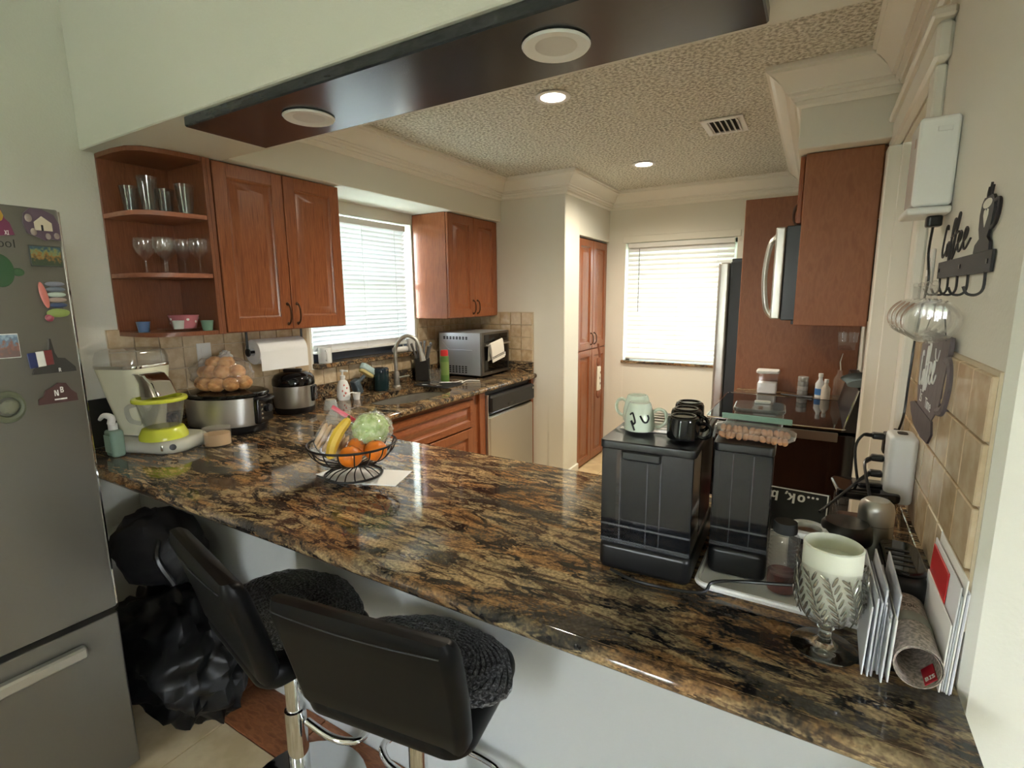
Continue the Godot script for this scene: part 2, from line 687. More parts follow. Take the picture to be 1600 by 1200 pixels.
func build_mouldings() -> void:
	var c := 2.4395
	var runs := [
		[Vector3(-2.275, c, -1.42), Vector3(-2.275, c, -3.70), Vector3(1, 0, 0), 0.0, 1.0],
		[Vector3(-2.275, c, -3.70), Vector3(-1.70, c, -3.70), Vector3(0, 0, 1), 1.0, -1.0],
		[Vector3(-1.70, c, -3.70), Vector3(-1.70, c, -4.68), Vector3(1, 0, 0), -1.0, 1.0],
		[Vector3(-1.70, c, -4.68), Vector3(-0.12, c, -4.68), Vector3(0, 0, 1), 1.0, 1.0],
		[Vector3(-0.12, c, -4.68), Vector3(-0.12, c, -2.62), Vector3(-1, 0, 0), 1.0, -1.0],
		[Vector3(-0.12, c, -2.62), Vector3(0.24, c, -2.62), Vector3(0, 0, 1), -1.0, 1.0],
		[Vector3(0.24, c, -2.62), Vector3(0.24, c, -1.42), Vector3(-1, 0, 0), 1.0, 0.0]]
	var i := 1
	for r in runs:
		var b := mb()
		crown(b, r[0], r[1], r[2], r[3], r[4])
		struct("trim_%d" % i, b, M.trim).mesh = b.mesh(12.0)
		i += 1
	# doorway casing
	struct("trim_8", mb().span(0.215, 0.24, 0, 2.10, -1.86, -1.775, 0.005), M.trim)
	struct("trim_9", mb().span(0.195, 0.25, 0, 2.10, -2.685, -2.60, 0.005), M.trim)
	var head := mb()
	head.span(0.205, 0.24, 2.10, 2.19, -2.72, -1.74, 0.008)
	head.span(0.190, 0.24, 2.19, 2.215, -2.73, -1.72, 0.006)
	struct("trim_10", head, M.trim)
	struct("trim_11", mb().span(0.24, 0.30, 0, 2.10, -2.60, -2.585, 0.002), M.trim)
	# baseboards
	struct("baseboard_pantry", mb().span(-1.86, -1.688, 0, 0.09, -3.99, -3.688, 0.006), M.trim)
	struct("baseboard_far", mb().span(-1.70, -0.6, 0, 0.09, -4.68, -4.666, 0.004), M.trim)


func build_tiles() -> void:
	var s := 0.1016
	var meshes := []
	var ax := mb().box(0.010, s - 0.004, s - 0.004, 0.0018).mesh()   # on walls facing x
	var az := mb().box(s - 0.004, s - 0.004, 0.010, 0.0018).mesh()   # on walls facing z
	meshes = [ax, az]
	var rng := RandomNumberGenerator.new()
	rng.seed = 12
	# right wall
	var wr := get_node("wall_right")
	var gr := part(wr, "grout", mb().span(0.2355, 0.2405, 1.0, 1.412, -1.74, -0.985, 0.0), M.grout)
	gr.set_meta("kind", "structure")
	for i in 8:
		for j in 4:
			var z := -0.985 - 0.0508 - i * s + 0.0
			if z - 0.05 < -1.77:
				continue
			inst(wr, "tile", meshes[0], M.tiles[rng.randi() % 3], Transform3D(Basis(), Vector3(0.2325, 1.0 + s * (j + 0.5), z)))
	# left wall
	var wl := get_node("wall_left")
	var g2 := part(wl, "grout", mb().span(-2.6505, -2.6455, 0.98, 1.40, -3.70, -1.00, 0.0), M.grout)
	g2.position = Vector3.ZERO
	g2.queue_free()
	for q in [[-2.06, -1.02, 1.40], [-3.02, -2.08, 1.09], [-3.70, -3.04, 1.40]]:
		part(wl, "grout", mb().span(-2.6505, -2.6455, 0.98, q[2], q[0], q[1], 0.0), M.grout)
	for i in 27:
		var z := -1.02 - s * (i + 0.5)
		for j in 4:
			var y := 0.995 + s * (j + 0.5)
			if z < -2.03 and z > -3.06 and y > 1.05:
				continue
			if z < -3.66:
				continue
			inst(wl, "tile", meshes[0], M.tiles[rng.randi() % 3], Transform3D(Basis(), Vector3(-2.6425, y, z)))
	# end wall
	var we := get_node("wall_pantry")
	part(we, "grout", mb().span(-2.65, -1.975, 0.98, 1.405, -3.7005, -3.6955, 0.0), M.grout)
	for i in 6:
		for j in 4:
			inst(we, "tile", meshes[1], M.tiles[rng.randi() % 3], Transform3D(Basis(), Vector3(-1.985 - s * (i + 0.5), 0.995 + s * (j + 0.5), -3.6925)))


func blind(label: String, origin: Vector3, basis: Basis, w: float, h: float, n: int, tilt: float, wand: float, through: float) -> Node3D:
	# local x along the window, y up from the bottom rail, z into the room
	var t := thing("venetian_blind", label, "blind", origin)
	t.basis = basis
	var slat_m := mat(rgb(236, 238, 238), 0.45)
	if through > 0.0:
		slat_m.backlight_enabled = true
		slat_m.backlight = Color(through, through, through)
	part(t, "head_rail", mb().at(0, h - 0.02, 0).box(w, 0.04, 0.05), M.white)
	part(t, "bottom_rail", mb().at(0, 0.008, 0).box(w, 0.016, 0.05), M.white)
	var rs := []
	for i in 2:
		var ring := PackedVector3Array()
		var x := (-0.5 if i == 0 else 0.5) * w
		for k in 5:
			var u := -0.025 + 0.0125 * k
			ring.append(Vector3(x, 0.004 - u * u * 6.4, u))
		for k in 5:
			var u := 0.025 - 0.0125 * k
			ring.append(Vector3(x, 0.0025 - u * u * 6.4, u))
		rs.append(ring)
	var slat := mb().loft(rs).mesh()
	for i in n:
		var y := 0.035 + (h - 0.09) * i / (n - 1)
		inst(t, "slat", slat, slat_m, Transform3D(Basis(Vector3.RIGHT, tilt), Vector3(0, y, 0)))
	for s in [-0.36, 0.0, 0.36]:
		part(t, "ladder_cord", mb().tube([Vector3(s * w, 0.01, 0.027), Vector3(s * w, h - 0.03, 0.027)], 0.0012, 5), M.white)
	part(t, "tilt_wand", mb().tube([Vector3(wand * w, h - 0.05, 0.035), Vector3(wand * w, h * 0.42, 0.037)], 0.004, 6), mat(rgb(150, 152, 156), 0.3))
	return t


func build_windows() -> void:
	# window over the sink: frame in the wall thickness
	var f := mb()
	f.span(-2.775, -2.735, 2.02, 2.06, -3.02, -2.08)
	f.span(-2.775, -2.735, 1.10, 2.06, -3.02, -2.98)
	f.span(-2.775, -2.735, 1.10, 2.06, -2.12, -2.08)
	f.span(-2.770, -2.740, 1.60, 1.635, -2.98, -2.12)
	var w1 := struct("window_1", f, mat(rgb(226, 230, 230), 0.35))
	part(w1, "bottom_rail", mb().span(-2.775, -2.70, 1.131, 1.192, -3.018, -2.082), mat(rgb(52, 58, 70), 0.4))
	part(w1, "pane", mb().span(-2.757, -2.753, 1.19, 1.60, -2.98, -2.12, 0), M.pane)
	part(w1, "pane", mb().span(-2.757, -2.753, 1.635, 2.02, -2.98, -2.12, 0), M.pane)
	blind("white venetian blind over the sink window between two cherry wall cabinets", Vector3(-2.675, 1.185, -2.53), Basis(Vector3.UP, PI / 2), 0.86, 0.86, 27, -0.98, -0.40, 0.1)
	# far window
	var g := mb()
	g.span(-1.545, -0.60, 0.92, 0.96, -4.80, -4.76)
	g.span(-1.545, -0.60, 1.96, 2.0, -4.80, -4.76)
	g.span(-1.545, -1.505, 0.92, 2.0, -4.80, -4.76)
	g.span(-0.64, -0.60, 0.92, 2.0, -4.80, -4.76)
	g.span(-1.09, -1.05, 0.96, 1.96, -4.795, -4.765)
	var w2 := struct("window_2", g, mat(rgb(226, 230, 230), 0.35))
	part(w2, "pane", mb().span(-1.505, -1.09, 0.96, 1.96, -4.782, -4.778, 0), M.pane)
	part(w2, "pane", mb().span(-1.05, -0.64, 0.96, 1.96, -4.782, -4.778, 0), M.pane)
	blind("white venetian blind on the far window beside the tall pantry", Vector3(-1.07, 0.945, -4.705), Basis(), 0.90, 1.05, 24, 1.05, -0.38, 0.0)
	var sill := mb().span(-1.56, -0.585, 0.905, 0.93, -4.76, -4.655, 0.004)
	struct("trim_12", sill, M.granite)
	# white frame strip above far blind
	struct("trim_13", mb().span(-1.57, -0.575, 2.0, 2.06, -4.69, -4.672, 0.004), M.wall)
	# added unseen window right of the viewer, brightens the left wall
	var k := mb()
	k.span(4.05, 4.10, 0.9, 0.95, 1.1, 2.2)
	k.span(4.05, 4.10, 2.15, 2.2, 1.1, 2.2)
	k.span(4.05, 4.10, 0.95, 2.15, 1.1, 1.15)
	k.span(4.05, 4.10, 0.95, 2.15, 2.15, 2.2)
	var w3 := struct("window_3", k, M.white)
	part(w3, "pane", mb().span(4.073, 4.077, 0.95, 2.15, 1.15, 2.15, 0), M.pane)
	# sliding glass door of the front room, behind the viewer
	var h := mb()
	h.span(-1.5, -0.8, 2.08, 2.15, 3.64, 3.70)
	h.span(-1.5, -1.42, 0.0, 2.15, 3.64, 3.70)
	h.span(-0.88, -0.8, 0.0, 2.15, 3.64, 3.70)
	h.span(-1.19, -1.11, 0.0, 2.15, 3.64, 3.70)
	h.span(-1.5, -0.8, 0.0, 0.06, 3.64, 3.70)
	var d2 := struct("door_2", h, M.white)
	part(d2, "pane", mb().span(-1.42, -1.19, 0.06, 2.08, 3.668, 3.672, 0), M.pane)
	part(d2, "pane", mb().span(-1.11, -0.88, 0.06, 2.08, 3.668, 3.672, 0), M.pane)


# =====================================================================
#  worktop and cabinets
# =====================================================================
func oval(cx: float, cz: float, rx: float, rz: float, n: int, p := 2.6) -> PackedVector2Array:
	var o := PackedVector2Array()
	for j in n:
		var an := TAU * j / n
		var c := cos(an)
		var s := sin(an)
		o.append(Vector2(cx + rx * signf(c) * pow(absf(c), 2 / p), cz + rz * signf(s) * pow(absf(s), 2 / p)))
	return o


func build_counter() -> void:
	var top := COUNTER
	var th := 0.04
	# outline in (x, z); corner of the L is slightly eased; keyhole cut leads to the sink opening
	var outline := [Vector2(-2.648, -0.80), Vector2(0.238, -0.80), Vector2(0.238, -1.64), Vector2(-1.93, -1.64), Vector2(-1.965, -1.68), Vector2(-1.965, -2.50)]
	var hole := oval(-2.235, -2.48, 0.185, 0.33, 36)
	var poly := PackedVector2Array()
	for p in outline:
		poly.append(p)
	# bridge from the front edge to the sink opening (start at the hole point nearest +x: index 0)
	for k in 37:
		poly.append(hole[k % 36])
	poly.append(Vector2(-1.965, -2.5004))
	for p in [Vector2(-1.965, -3.698), Vector2(-2.648, -3.698)]:
		poly.append(p)
	var ct := thing("granite_countertop", "brown and black streaked granite countertop covering peninsula and sink run", "countertop")
	# local frame: prism in xy -> lay down
	var lay := Transform3D(Basis(Vector3(1, 0, 0), Vector3(0, 0, 1), Vector3(0, -1, 0)), Vector3(0, top, 0))
	part(ct, "slab", mb().xf(lay).prism(poly, th), M.granite)
	# eased front edge
	part(ct, "front_edge", mb().tube([Vector3(-2.648, top - 0.02, -0.80), Vector3(0.236, top - 0.02, -0.80)], 0.0195, 14), M.granite)
	part(ct, "front_edge", mb().tube([Vector3(-1.965, top - 0.02, -1.70), Vector3(-1.965, top - 0.02, -3.697)], 0.0195, 14), M.granite)
	# risers
	var rs := mb()
	rs.span(-2.648, -2.628, top, top + 0.09, -3.698, -1.05, 0.002)
	part(ct, "riser", rs, M.granite)
	part(ct, "riser", mb().span(-2.628, -1.975, top, top + 0.09, -3.698, -3.678, 0.002), M.granite)
	part(ct, "riser", mb().span(0.218, 0.238, top, top + 0.095, -1.63, -0.985, 0.002), M.granite)
	# sill under the sink window
	solo("window_sill", "narrow granite sill under the sink window blind", "window sill", mb().span(-2.74, -2.585, 1.10, 1.13, -3.03, -2.07, 0.004), M.granite)
	# sink
	var sk := thing("kitchen_sink", "oval undermount stainless steel sink set in the granite", "sink", Vector3(-2.235, 0, -2.48))
	var rs2 := []
	for q in [[1.03, top - th - 0.001], [1.03, top - th - 0.003], [0.99, top - th - 0.004], [0.97, 0.80], [0.93, 0.72], [0.80, 0.695], [0.25, 0.69], [0.0, 0.689]]:
		var ring := PackedVector3Array()
		for p in oval(0, 0, 0.188 * q[0], 0.333 * q[0], 36):
			ring.append(Vector3(p.x, q[1], p.y))
		rs2.append(ring)
	part(sk, "bowl", mb().loft(rs2, false, false), M.steel)
	part(sk, "drain", mb().at(0, 0.693, 0).lathe([[0.0, 0], [0.05, 0], [0.05, 0.004], [0.035, 0.003], [0.0, -0.002]]), M.steel_dark)


func raised_door(parent: Node, called: String, w: float, h: float, tr: Transform3D, m: Material, fr := 0.06) -> MeshInstance3D:
	# local x across, y up, z outward; origin at centre of the back
	var b := mb()
	var th := 0.02
	b.xf(Transform3D(Basis(), Vector3(-w / 2 + fr / 2, 0, th / 2))).box(fr, h, th, 0.003)
	b.xf(Transform3D(Basis(), Vector3(w / 2 - fr / 2, 0, th / 2))).box(fr, h, th, 0.003)
	b.xf(Transform3D(Basis(), Vector3(0, h / 2 - fr / 2, th / 2))).box(w - 2 * fr + 0.006, fr, th, 0.003)
	b.xf(Transform3D(Basis(), Vector3(0, -h / 2 + fr / 2, th / 2))).box(w - 2 * fr + 0.006, fr, th, 0.003)
	var o := part(parent, called, b, m)
	o.transform = tr
	# panel: groove, slope, raised field
	var rs := []
	var iw := w - 2 * fr
	var ih := h - 2 * fr
	for q in [[0.0, 0.004], [0.0, 0.014], [0.008, 0.008], [0.014, 0.007], [0.040, 0.016], [0.044, 0.018], [0.048, 0.018]]:
		var a: float = q[0]
		var x := iw / 2 - a
		var y := ih / 2 - a
		rs.append(PackedVector3Array([Vector3(-x, -y, q[1]), Vector3(x, -y, q[1]), Vector3(x, y, q[1]), Vector3(-x, y, q[1])]))
	part(o, "panel", mb().loft(rs), m)
	return o


func bow_handle(parent: Node, at: Vector3, m: Material, ln := 0.10) -> void:
	# vertical bow handle, local z outward
	var p := smooth_path([at + Vector3(0, ln / 2, 0), at + Vector3(0, ln / 2 - 0.004, 0.014), at + Vector3(0, ln * 0.22, 0.026), at + Vector3(0, -ln * 0.22, 0.026), at + Vector3(0, -ln / 2 + 0.004, 0.014), at + Vector3(0, -ln / 2, 0)], 4)
	var b := mb().tube(p, 0.0045, 7)
	for s in [1, -1]:
		b.at(at.x, at.y + s * ln / 2, at.z + 0.003).blob(0.008, 0.009, 0.005, 0.0, 1, 1.0, 10, 6)
	part(parent, "handle", b, m)


func build_cabinets() -> void:
	var face_x := Basis(Vector3.UP, PI / 2)   # local z -> +x
	# open end shelf
	var sh := thing("open_shelf", "cherry open end shelf with three levels of glasses and dishes", "shelf", Vector3(-2.648, 1.372, -1.35))
	part(sh, "back_panel", mb().span(0, 0.012, 0, 0.76, 0.0, 0.282), M.shelf_wood)
	part(sh, "side_panel", mb().span(0, 0.328, 0, 0.76, -0.012, 0.006), M.shelf_wood)
	part(sh, "face_stile", mb().span(0.300, 0.330, 0, 0.76, 0.006, 0.022), M.shelf_wood)
	for y in [0.0, 0.249, 0.498, 0.742]:
		var pl := PackedVector2Array([Vector2(0.012, 0), Vector2(0.325, 0), Vector2(0.322, 0.08), Vector2(0.312, 0.16), Vector2(0.285, 0.235), Vector2(0.235, 0.270), Vector2(0.15, 0.281), Vector2(0.012, 0.282)])
		part(sh, "shelf_board", mb().xf(Transform3D(Basis(Vector3(1, 0, 0), Vector3(0, 0, 1), Vector3(0, -1, 0)), Vector3(0, y + 0.018, 0))).prism(pl, 0.018), M.shelf_edge if y > 0.1 and y < 0.7 else M.shelf_wood)
	# wall cabinet left of the window
	wall_cabinet("cherry wall cabinet with two raised panel doors beside the open shelf", -2.062, -1.366, face_x)
	wall_cabinet("cherry wall cabinet with two raised panel doors above the toaster oven", -3.697, -3.035, face_x)
	# sink base cabinet
	var sb := thing("sink_base_cabinet", "cherry base cabinet with a false drawer front under the sink", "cabinet", Vector3(-1.99, 0.10, -2.27))
	var bd := mb()
	bd.span(-0.6, -0.005, 0, 0.42, -0.63, 0.57)
	bd.span(-0.04, -0.005, 0.42, 0.76, -0.63, 0.57)
	part(sb, "body", bd, M.cherry)
	part(sb, "toe_kick", mb().span(-0.6, -0.07, -0.1, 0, -0.63, 0.57), M.cherry)
	raised_door(sb, "drawer_front", 0.93, 0.19, Transform3D(face_x, Vector3(-0.004, 0.645, -0.09)), M.cherry_h, 0.045)
	for s in [[-0.31, 0.45], [0.155, 0.45]]:
		var dr := raised_door(sb, "door", 0.455, 0.53, Transform3D(face_x, Vector3(-0.004, 0.275, s[0])), M.cherry)
		bow_handle(dr, Vector3(0.20 * (-1 if s[0] < 0 else 1), 0.19, 0.02), M.bronze)
	part(sb, "end_stile", mb().span(-0.01, 0.012, 0, 0.76, -0.70, -0.63), M.cherry)
	part(sb, "far_filler", mb().span(-0.01, 0.012, 0, 0.76, -1.427, -1.39), M.cherry)
	# dishwasher
	var dw := thing("dishwasher", "stainless steel dishwasher with black control panel beside the sink cabinet", "dishwasher", Vector3(-1.99, 0, -3.32))
	part(dw, "body", mb().span(-0.55, -0.01, 0.02, 0.86, -0.33, 0.33), M.gunmetal)
	part(dw, "door_panel", mb().xf(Transform3D(Basis(), Vector3(0.01, 0.40, 0))).box(0.05, 0.56, 0.655, 0.012), M.steel)
	part(dw, "control_panel", mb().xf(Transform3D(Basis(), Vector3(0.018, 0.765, 0))).box(0.066, 0.13, 0.655, 0.014), M.black)
	part(dw, "handle_recess", mb().xf(Transform3D(Basis(), Vector3(0.050, 0.735, 0.05))).box(0.006, 0.02, 0.10, 0.003), M.black_gloss)
	part(dw, "button", mb().xf(Transform3D(Basis(Vector3.FORWARD, PI / 2), Vector3(0.051, 0.80, -0.29))).lathe([[0.0, 0], [0.010, 0], [0.010, 0.004], [0, 0.004]], 14), M.chrome)
	part(dw, "side_trim", mb().span(-0.01, 0.03, 0.12, 0.84, 0.33, 0.345), M.steel)
	part(dw, "toe_panel", mb().span(-0.5, -0.05, 0, 0.11, -0.33, 0.33), M.black)
	# base cabinets under the peninsula, kitchen side
	var pb := thing("peninsula_base_cabinet", "cherry base cabinets under the peninsula on the kitchen side", "cabinet", Vector3(-1.0, 0.1, -1.60))
	part(pb, "body", mb().span(-0.9, 1.23, 0, 0.762, 0.01, 0.445), M.cherry)
	part(pb, "toe_kick", mb().span(-0.9, 1.23, -0.1, 0, 0.07, 0.445), M.cherry)
	for i in 4:
		raised_door(pb, "door", 0.50, 0.70, Transform3D(Basis(Vector3.UP, PI), Vector3(-0.63 + i * 0.53, 0.38, 0.012)), M.cherry)
	# corner base under the worktop bend
	solo("corner_base_cabinet", "plain cherry corner base cabinet under the worktop bend", "cabinet", mb().span(-2.62, -2.0, 0, 0.862, -1.69, -1.16), M.cherry)
	# tall pantry with four doors in the recess
	var pn := thing("pantry_cabinet", "tall cherry pantry with two upper and two lower raised panel doors", "pantry", Vector3(-1.72, 0, -4.33))
	part(pn, "body", mb().span(-0.5, -0.02, 0.0, 2.0, -0.34, 0.34), M.cherry)
	for i in 2:
		for j in 2:
			var dh := 0.94 if j == 1 else 1.035
			var dr := raised_door(pn, "door", 0.33, dh, Transform3D(face_x, Vector3(-0.018, (1.062 + dh / 2) if j == 1 else (0.02 + dh / 2), 0.168 - i * 0.338)), M.cherry)
			if j == 1:
				bow_handle(dr, Vector3(0.13 * (1 if i == 0 else -1), -0.38, 0.02), M.bronze)


func wall_cabinet(label: String, z0: float, z1: float, face_x: Basis) -> void:
	var w := z1 - z0
	var c := thing("wall_cabinet", label, "cabinet", Vector3(-2.648, 1.372, (z0 + z1) / 2))
	part(c, "body", mb().span(0, 0.308, 0, 0.76, -w / 2, w / 2), M.cherry)
	for s in [1, -1]:
		var d := raised_door(c, "door", w / 2 - 0.004, 0.752, Transform3D(face_x, Vector3(0.309, 0.380, s * w / 4)), M.cherry, 0.062)
		bow_handle(d, Vector3(s * (w / 4 - 0.028), -0.30, 0.02), M.bronze)


# =====================================================================
#  range wall, ceiling fittings, fridges
# =====================================================================
func build_right_side() -> void:
	# range: front faces -x
	var r := thing("electric_range", "black electric range with glass cooktop and raised black back panel", "range", Vector3(-0.11, 0, -3.10))
	part(r, "body", mb().span(-0.29, 0.345, 0.55, 0.885, -0.37, 0.37, 0.006), M.black_gloss)
	part(r, "lower_body", mb().span(-0.29, 0.345, 0.02, 0.55, -0.37, 0.37, 0.004), M.gunmetal)
	part(r, "cooktop", mb().at(-0.03, 0.905, 0).rbox(0.62, 0.016, 0.745, 0.03, 0.006), M.black_gloss)
	var rim := []
	for p in Mb.rrect(0.622, 0.747, 0.031, 5, 0.912):
		rim.append(p + Vector3(-0.03, 0, 0))
	part(r, "cooktop_rim", mb().tube(rim, 0.003, 6, true), M.chrome)
	part(r, "front_trim", mb().at(-0.02, 0.872, 0.374).box(0.52, 0.045, 0.008), M.steel_dark)
	part(r, "oven_door", mb().span(-0.325, -0.292, 0.20, 0.80, -0.36, 0.36, 0.006), M.black_gloss)
	part(r, "oven_handle", mb().tube([Vector3(-0.37, 0.77, -0.32), Vector3(-0.37, 0.77, 0.32)], 0.012, 10), M.steel)
	# back panel leaning back
	var bp := PackedVector2Array([Vector2(0.255, 0.90), Vector2(0.345, 0.90), Vector2(0.345, 1.10), Vector2(0.30, 1.10)])
	part(r, "back_panel", mb().at(0, 0, -0.37).prism(bp, 0.74), M.black)
	part(r, "panel_edge", mb().tube([Vector3(0.258, 0.91, 0.371), Vector3(0.302, 1.098, 0.371)], 0.004, 6), M.chrome)
	# granite strip between range and tall panel
	solo("granite_counter_strip", "narrow granite counter strip between the range and the brown panel", "countertop", mb().span(-0.42, 0.238, 0.872, 0.908, -3.698, -3.478, 0.004), M.granite)
	solo("narrow_base_cabinet", "narrow cherry base cabinet between the range and the brown panel", "cabinet", mb().span(-0.40, 0.238, 0, 0.871, -3.698, -3.478, 0.003), M.cherry)
	# tall laminate panel
	solo("tall_end_panel", "tall plain brown laminate panel between the range and the far refrigerator", "panel", mb().span(-0.44, 0.238, 0, 2.122, -3.722, -3.70, 0.003), M.laminate)
	# refrigerator beyond the panel
	var f := thing("refrigerator", "tall black refrigerator with steel door edge behind the brown panel", "refrigerator", Vector3(-0.2, 0, -4.16))
	part(f, "body", mb().span(-0.31, 0.42, 0.02, 1.745, -0.40, 0.43, 0.006), mat(rgb(38, 42, 46), 0.45))
	part(f, "door", mb().at(-0.352, 0.88, 0.015).rbox(0.075, 1.72, 0.82, 0.02, 0.01), M.steel)
	part(f, "hinge_cover", mb().at(-0.25, 1.755, 0.36).rbox(0.12, 0.02, 0.07, 0.01, 0.004), M.black)
	# end panel beside the microwave
	solo("cabinet_end_panel", "brown laminate side panel hanging under the right soffit beside the doorway", "panel", mb().span(-0.088, 0.193, 1.385, 2.131, -2.728, -2.70, 0.003), M.laminate)
	# cabinet over the microwave
	var c := thing("microwave_cabinet", "short cherry wall cabinet above the over-range microwave", "cabinet", Vector3(-0.09, 1.84, -3.115))
	part(c, "body", mb().span(0.0, 0.328, 0, 0.291, -0.385, 0.385), M.cherry)
	for s in [1, -1]:
		var d := raised_door(c, "door", 0.38, 0.285, Transform3D(Basis(Vector3.UP, -PI / 2), Vector3(-0.001, 0.146, s * 0.192)), M.cherry, 0.05)
		bow_handle(d, Vector3(-s * 0.15, -0.06, 0.02), M.bronze)
	# microwave
	var m := thing("microwave", "over-range microwave with black case and curved steel door handle", "microwave", Vector3(-0.08, 1.40, -3.115))
	part(m, "body", mb().span(-0.065, 0.318, 0.006, 0.436, -0.38, 0.38, 0.004), M.black)
	part(m, "door", mb().at(-0.088, 0.222, 0).rbox(0.042, 0.42, 0.76, 0.008, 0.006), M.steel)
	part(m, "door_glass", mb().span(-0.112, -0.108, 0.06, 0.38, -0.30, 0.12), M.black_gloss)
	part(m, "handle", mb().tube(smooth_path([Vector3(-0.105, 0.40, 0.30), Vector3(-0.135, 0.355, 0.30), Vector3(-0.150, 0.21, 0.30), Vector3(-0.135, 0.065, 0.30), Vector3(-0.105, 0.02, 0.30)], 5), 0.013, 10), M.steel)
	part(m, "vent_foot", mb().span(-0.02, 0.0, -0.012, 0.006, 0.33, 0.375), M.black)


func build_ceiling_fittings() -> void:
	var lamp := mat(rgb(255, 244, 226), 0.5)
	lamp.emission_enabled = true
	lamp.emission = Color(1.0, 0.95, 0.86)
	lamp.emission_energy_multiplier = 9.0
	var ring := [[0.052, 0.0], [0.078, 0.0], [0.082, -0.004], [0.078, -0.008], [0.058, -0.006], [0.052, 0.0]]
	var n := 0
	for p in [Vector3(-1.125, 2.438, -2.30), Vector3(-1.12, 2.438, -3.74)]:
		var t := thing("recessed_light", ["lit round recessed ceiling light nearer the dark header board", "lit round recessed ceiling light nearer the far window"][n], "ceiling light", p, 0.0, "lit ceiling lights")
		part(t, "trim_ring", mb().lathe(ring, 32), M.white)
		part(t, "lens", mb().lathe([[0.0, -0.003], [0.058, -0.003], [0.058, -0.0055], [0.0, -0.007]], 32), lamp)
		var l := SpotLight3D.new()
		l.name = "recessed_lamp"
		l.position = Vector3(0, -0.02, 0)
		l.rotation.x = -PI / 2
		l.spot_angle = 80
		l.spot_range = 8.0
		l.light_color = Color(1.0, 0.95, 0.86)
		l.light_energy = 1.75
		l.light_size = 0.055
		l.shadow_enabled = true
		t.add_child(l)
		n += 1
	n = 0
	for p in [Vector3(-1.445, 2.1005, -1.185), Vector3(-0.566, 2.1005, -1.172)]:
		var t := thing("board_light", ["unlit round white light in the dark board nearer the wall cabinets", "unlit round white light in the dark board nearer the doorway"][n], "ceiling light", p, 0.0, "unlit lights in the dark board")
		part(t, "trim_ring", mb().lathe([[0.040, 0.0], [0.074, 0.0], [0.080, -0.004], [0.076, -0.009], [0.054, -0.008], [0.040, 0.0]], 32), M.white)
		part(t, "lens", mb().lathe([[0.0, -0.001], [0.050, -0.001], [0.050, -0.005], [0.0, -0.006]], 32), mat(rgb(214, 212, 206), 0.3))
		n += 1
	# air vent
	var v := thing("air_vent", "white slatted air vent in the popcorn ceiling", "air vent", Vector3(-0.505, 2.439, -3.155))
	part(v, "backing", mb().at(0, -0.001, 0).box(0.17, 0.002, 0.22, 0.0), M.black_matte)
	var fr := mb()
	fr.at(0, -0.006, 0.125).box(0.21, 0.010, 0.03)
	fr.at(0, -0.006, -0.125).box(0.21, 0.010, 0.03)
	fr.at(0.09, -0.006, 0).box(0.03, 0.010, 0.25)
	fr.at(-0.09, -0.006, 0).box(0.03, 0.010, 0.25)
	part(v, "frame", fr, M.white)
	var sl := mb().box(0.003, 0.030, 0.22, 0.0005).mesh()
	for i in 6:
		inst(v, "slat", sl, M.white, Transform3D(Basis(Vector3.BACK, 0.7), Vector3(-0.066 + i * 0.027, -0.010, 0)))


func magnet(called: String, label: String, y: float, z: float, b: Mb, m: Material) -> MeshInstance3D:
	var o := solo(called, label, "magnet", b, m, "magnets on the steel refrigerator door")
	var place := {1.728: [1.727, -0.583, 0.76, 1.15], 1.665: [1.645, -0.583, 0.72, 0.98], 1.634: [1.604, -0.484, 0.72, 1.05], 1.722: [1.722, -0.502, 0.62, 1.05], 1.588: [1.540, -0.585, 0.68, 1.05], 1.470: [1.412, -0.474, 0.7, 0.95], 1.432: [1.365, -0.562, 0.86, 1.2], 1.362: [1.278, -0.560, 0.8, 1.25], 1.322: [1.255, -0.455, 0.9, 1.3]}
	var q: Array = place[y]
	o.transform = Transform3D(Basis(Vector3.UP, PI / 2).scaled_local(Vector3(q[2], q[3], 1)), Vector3(-1.7985, q[0], q[1]))
	return o


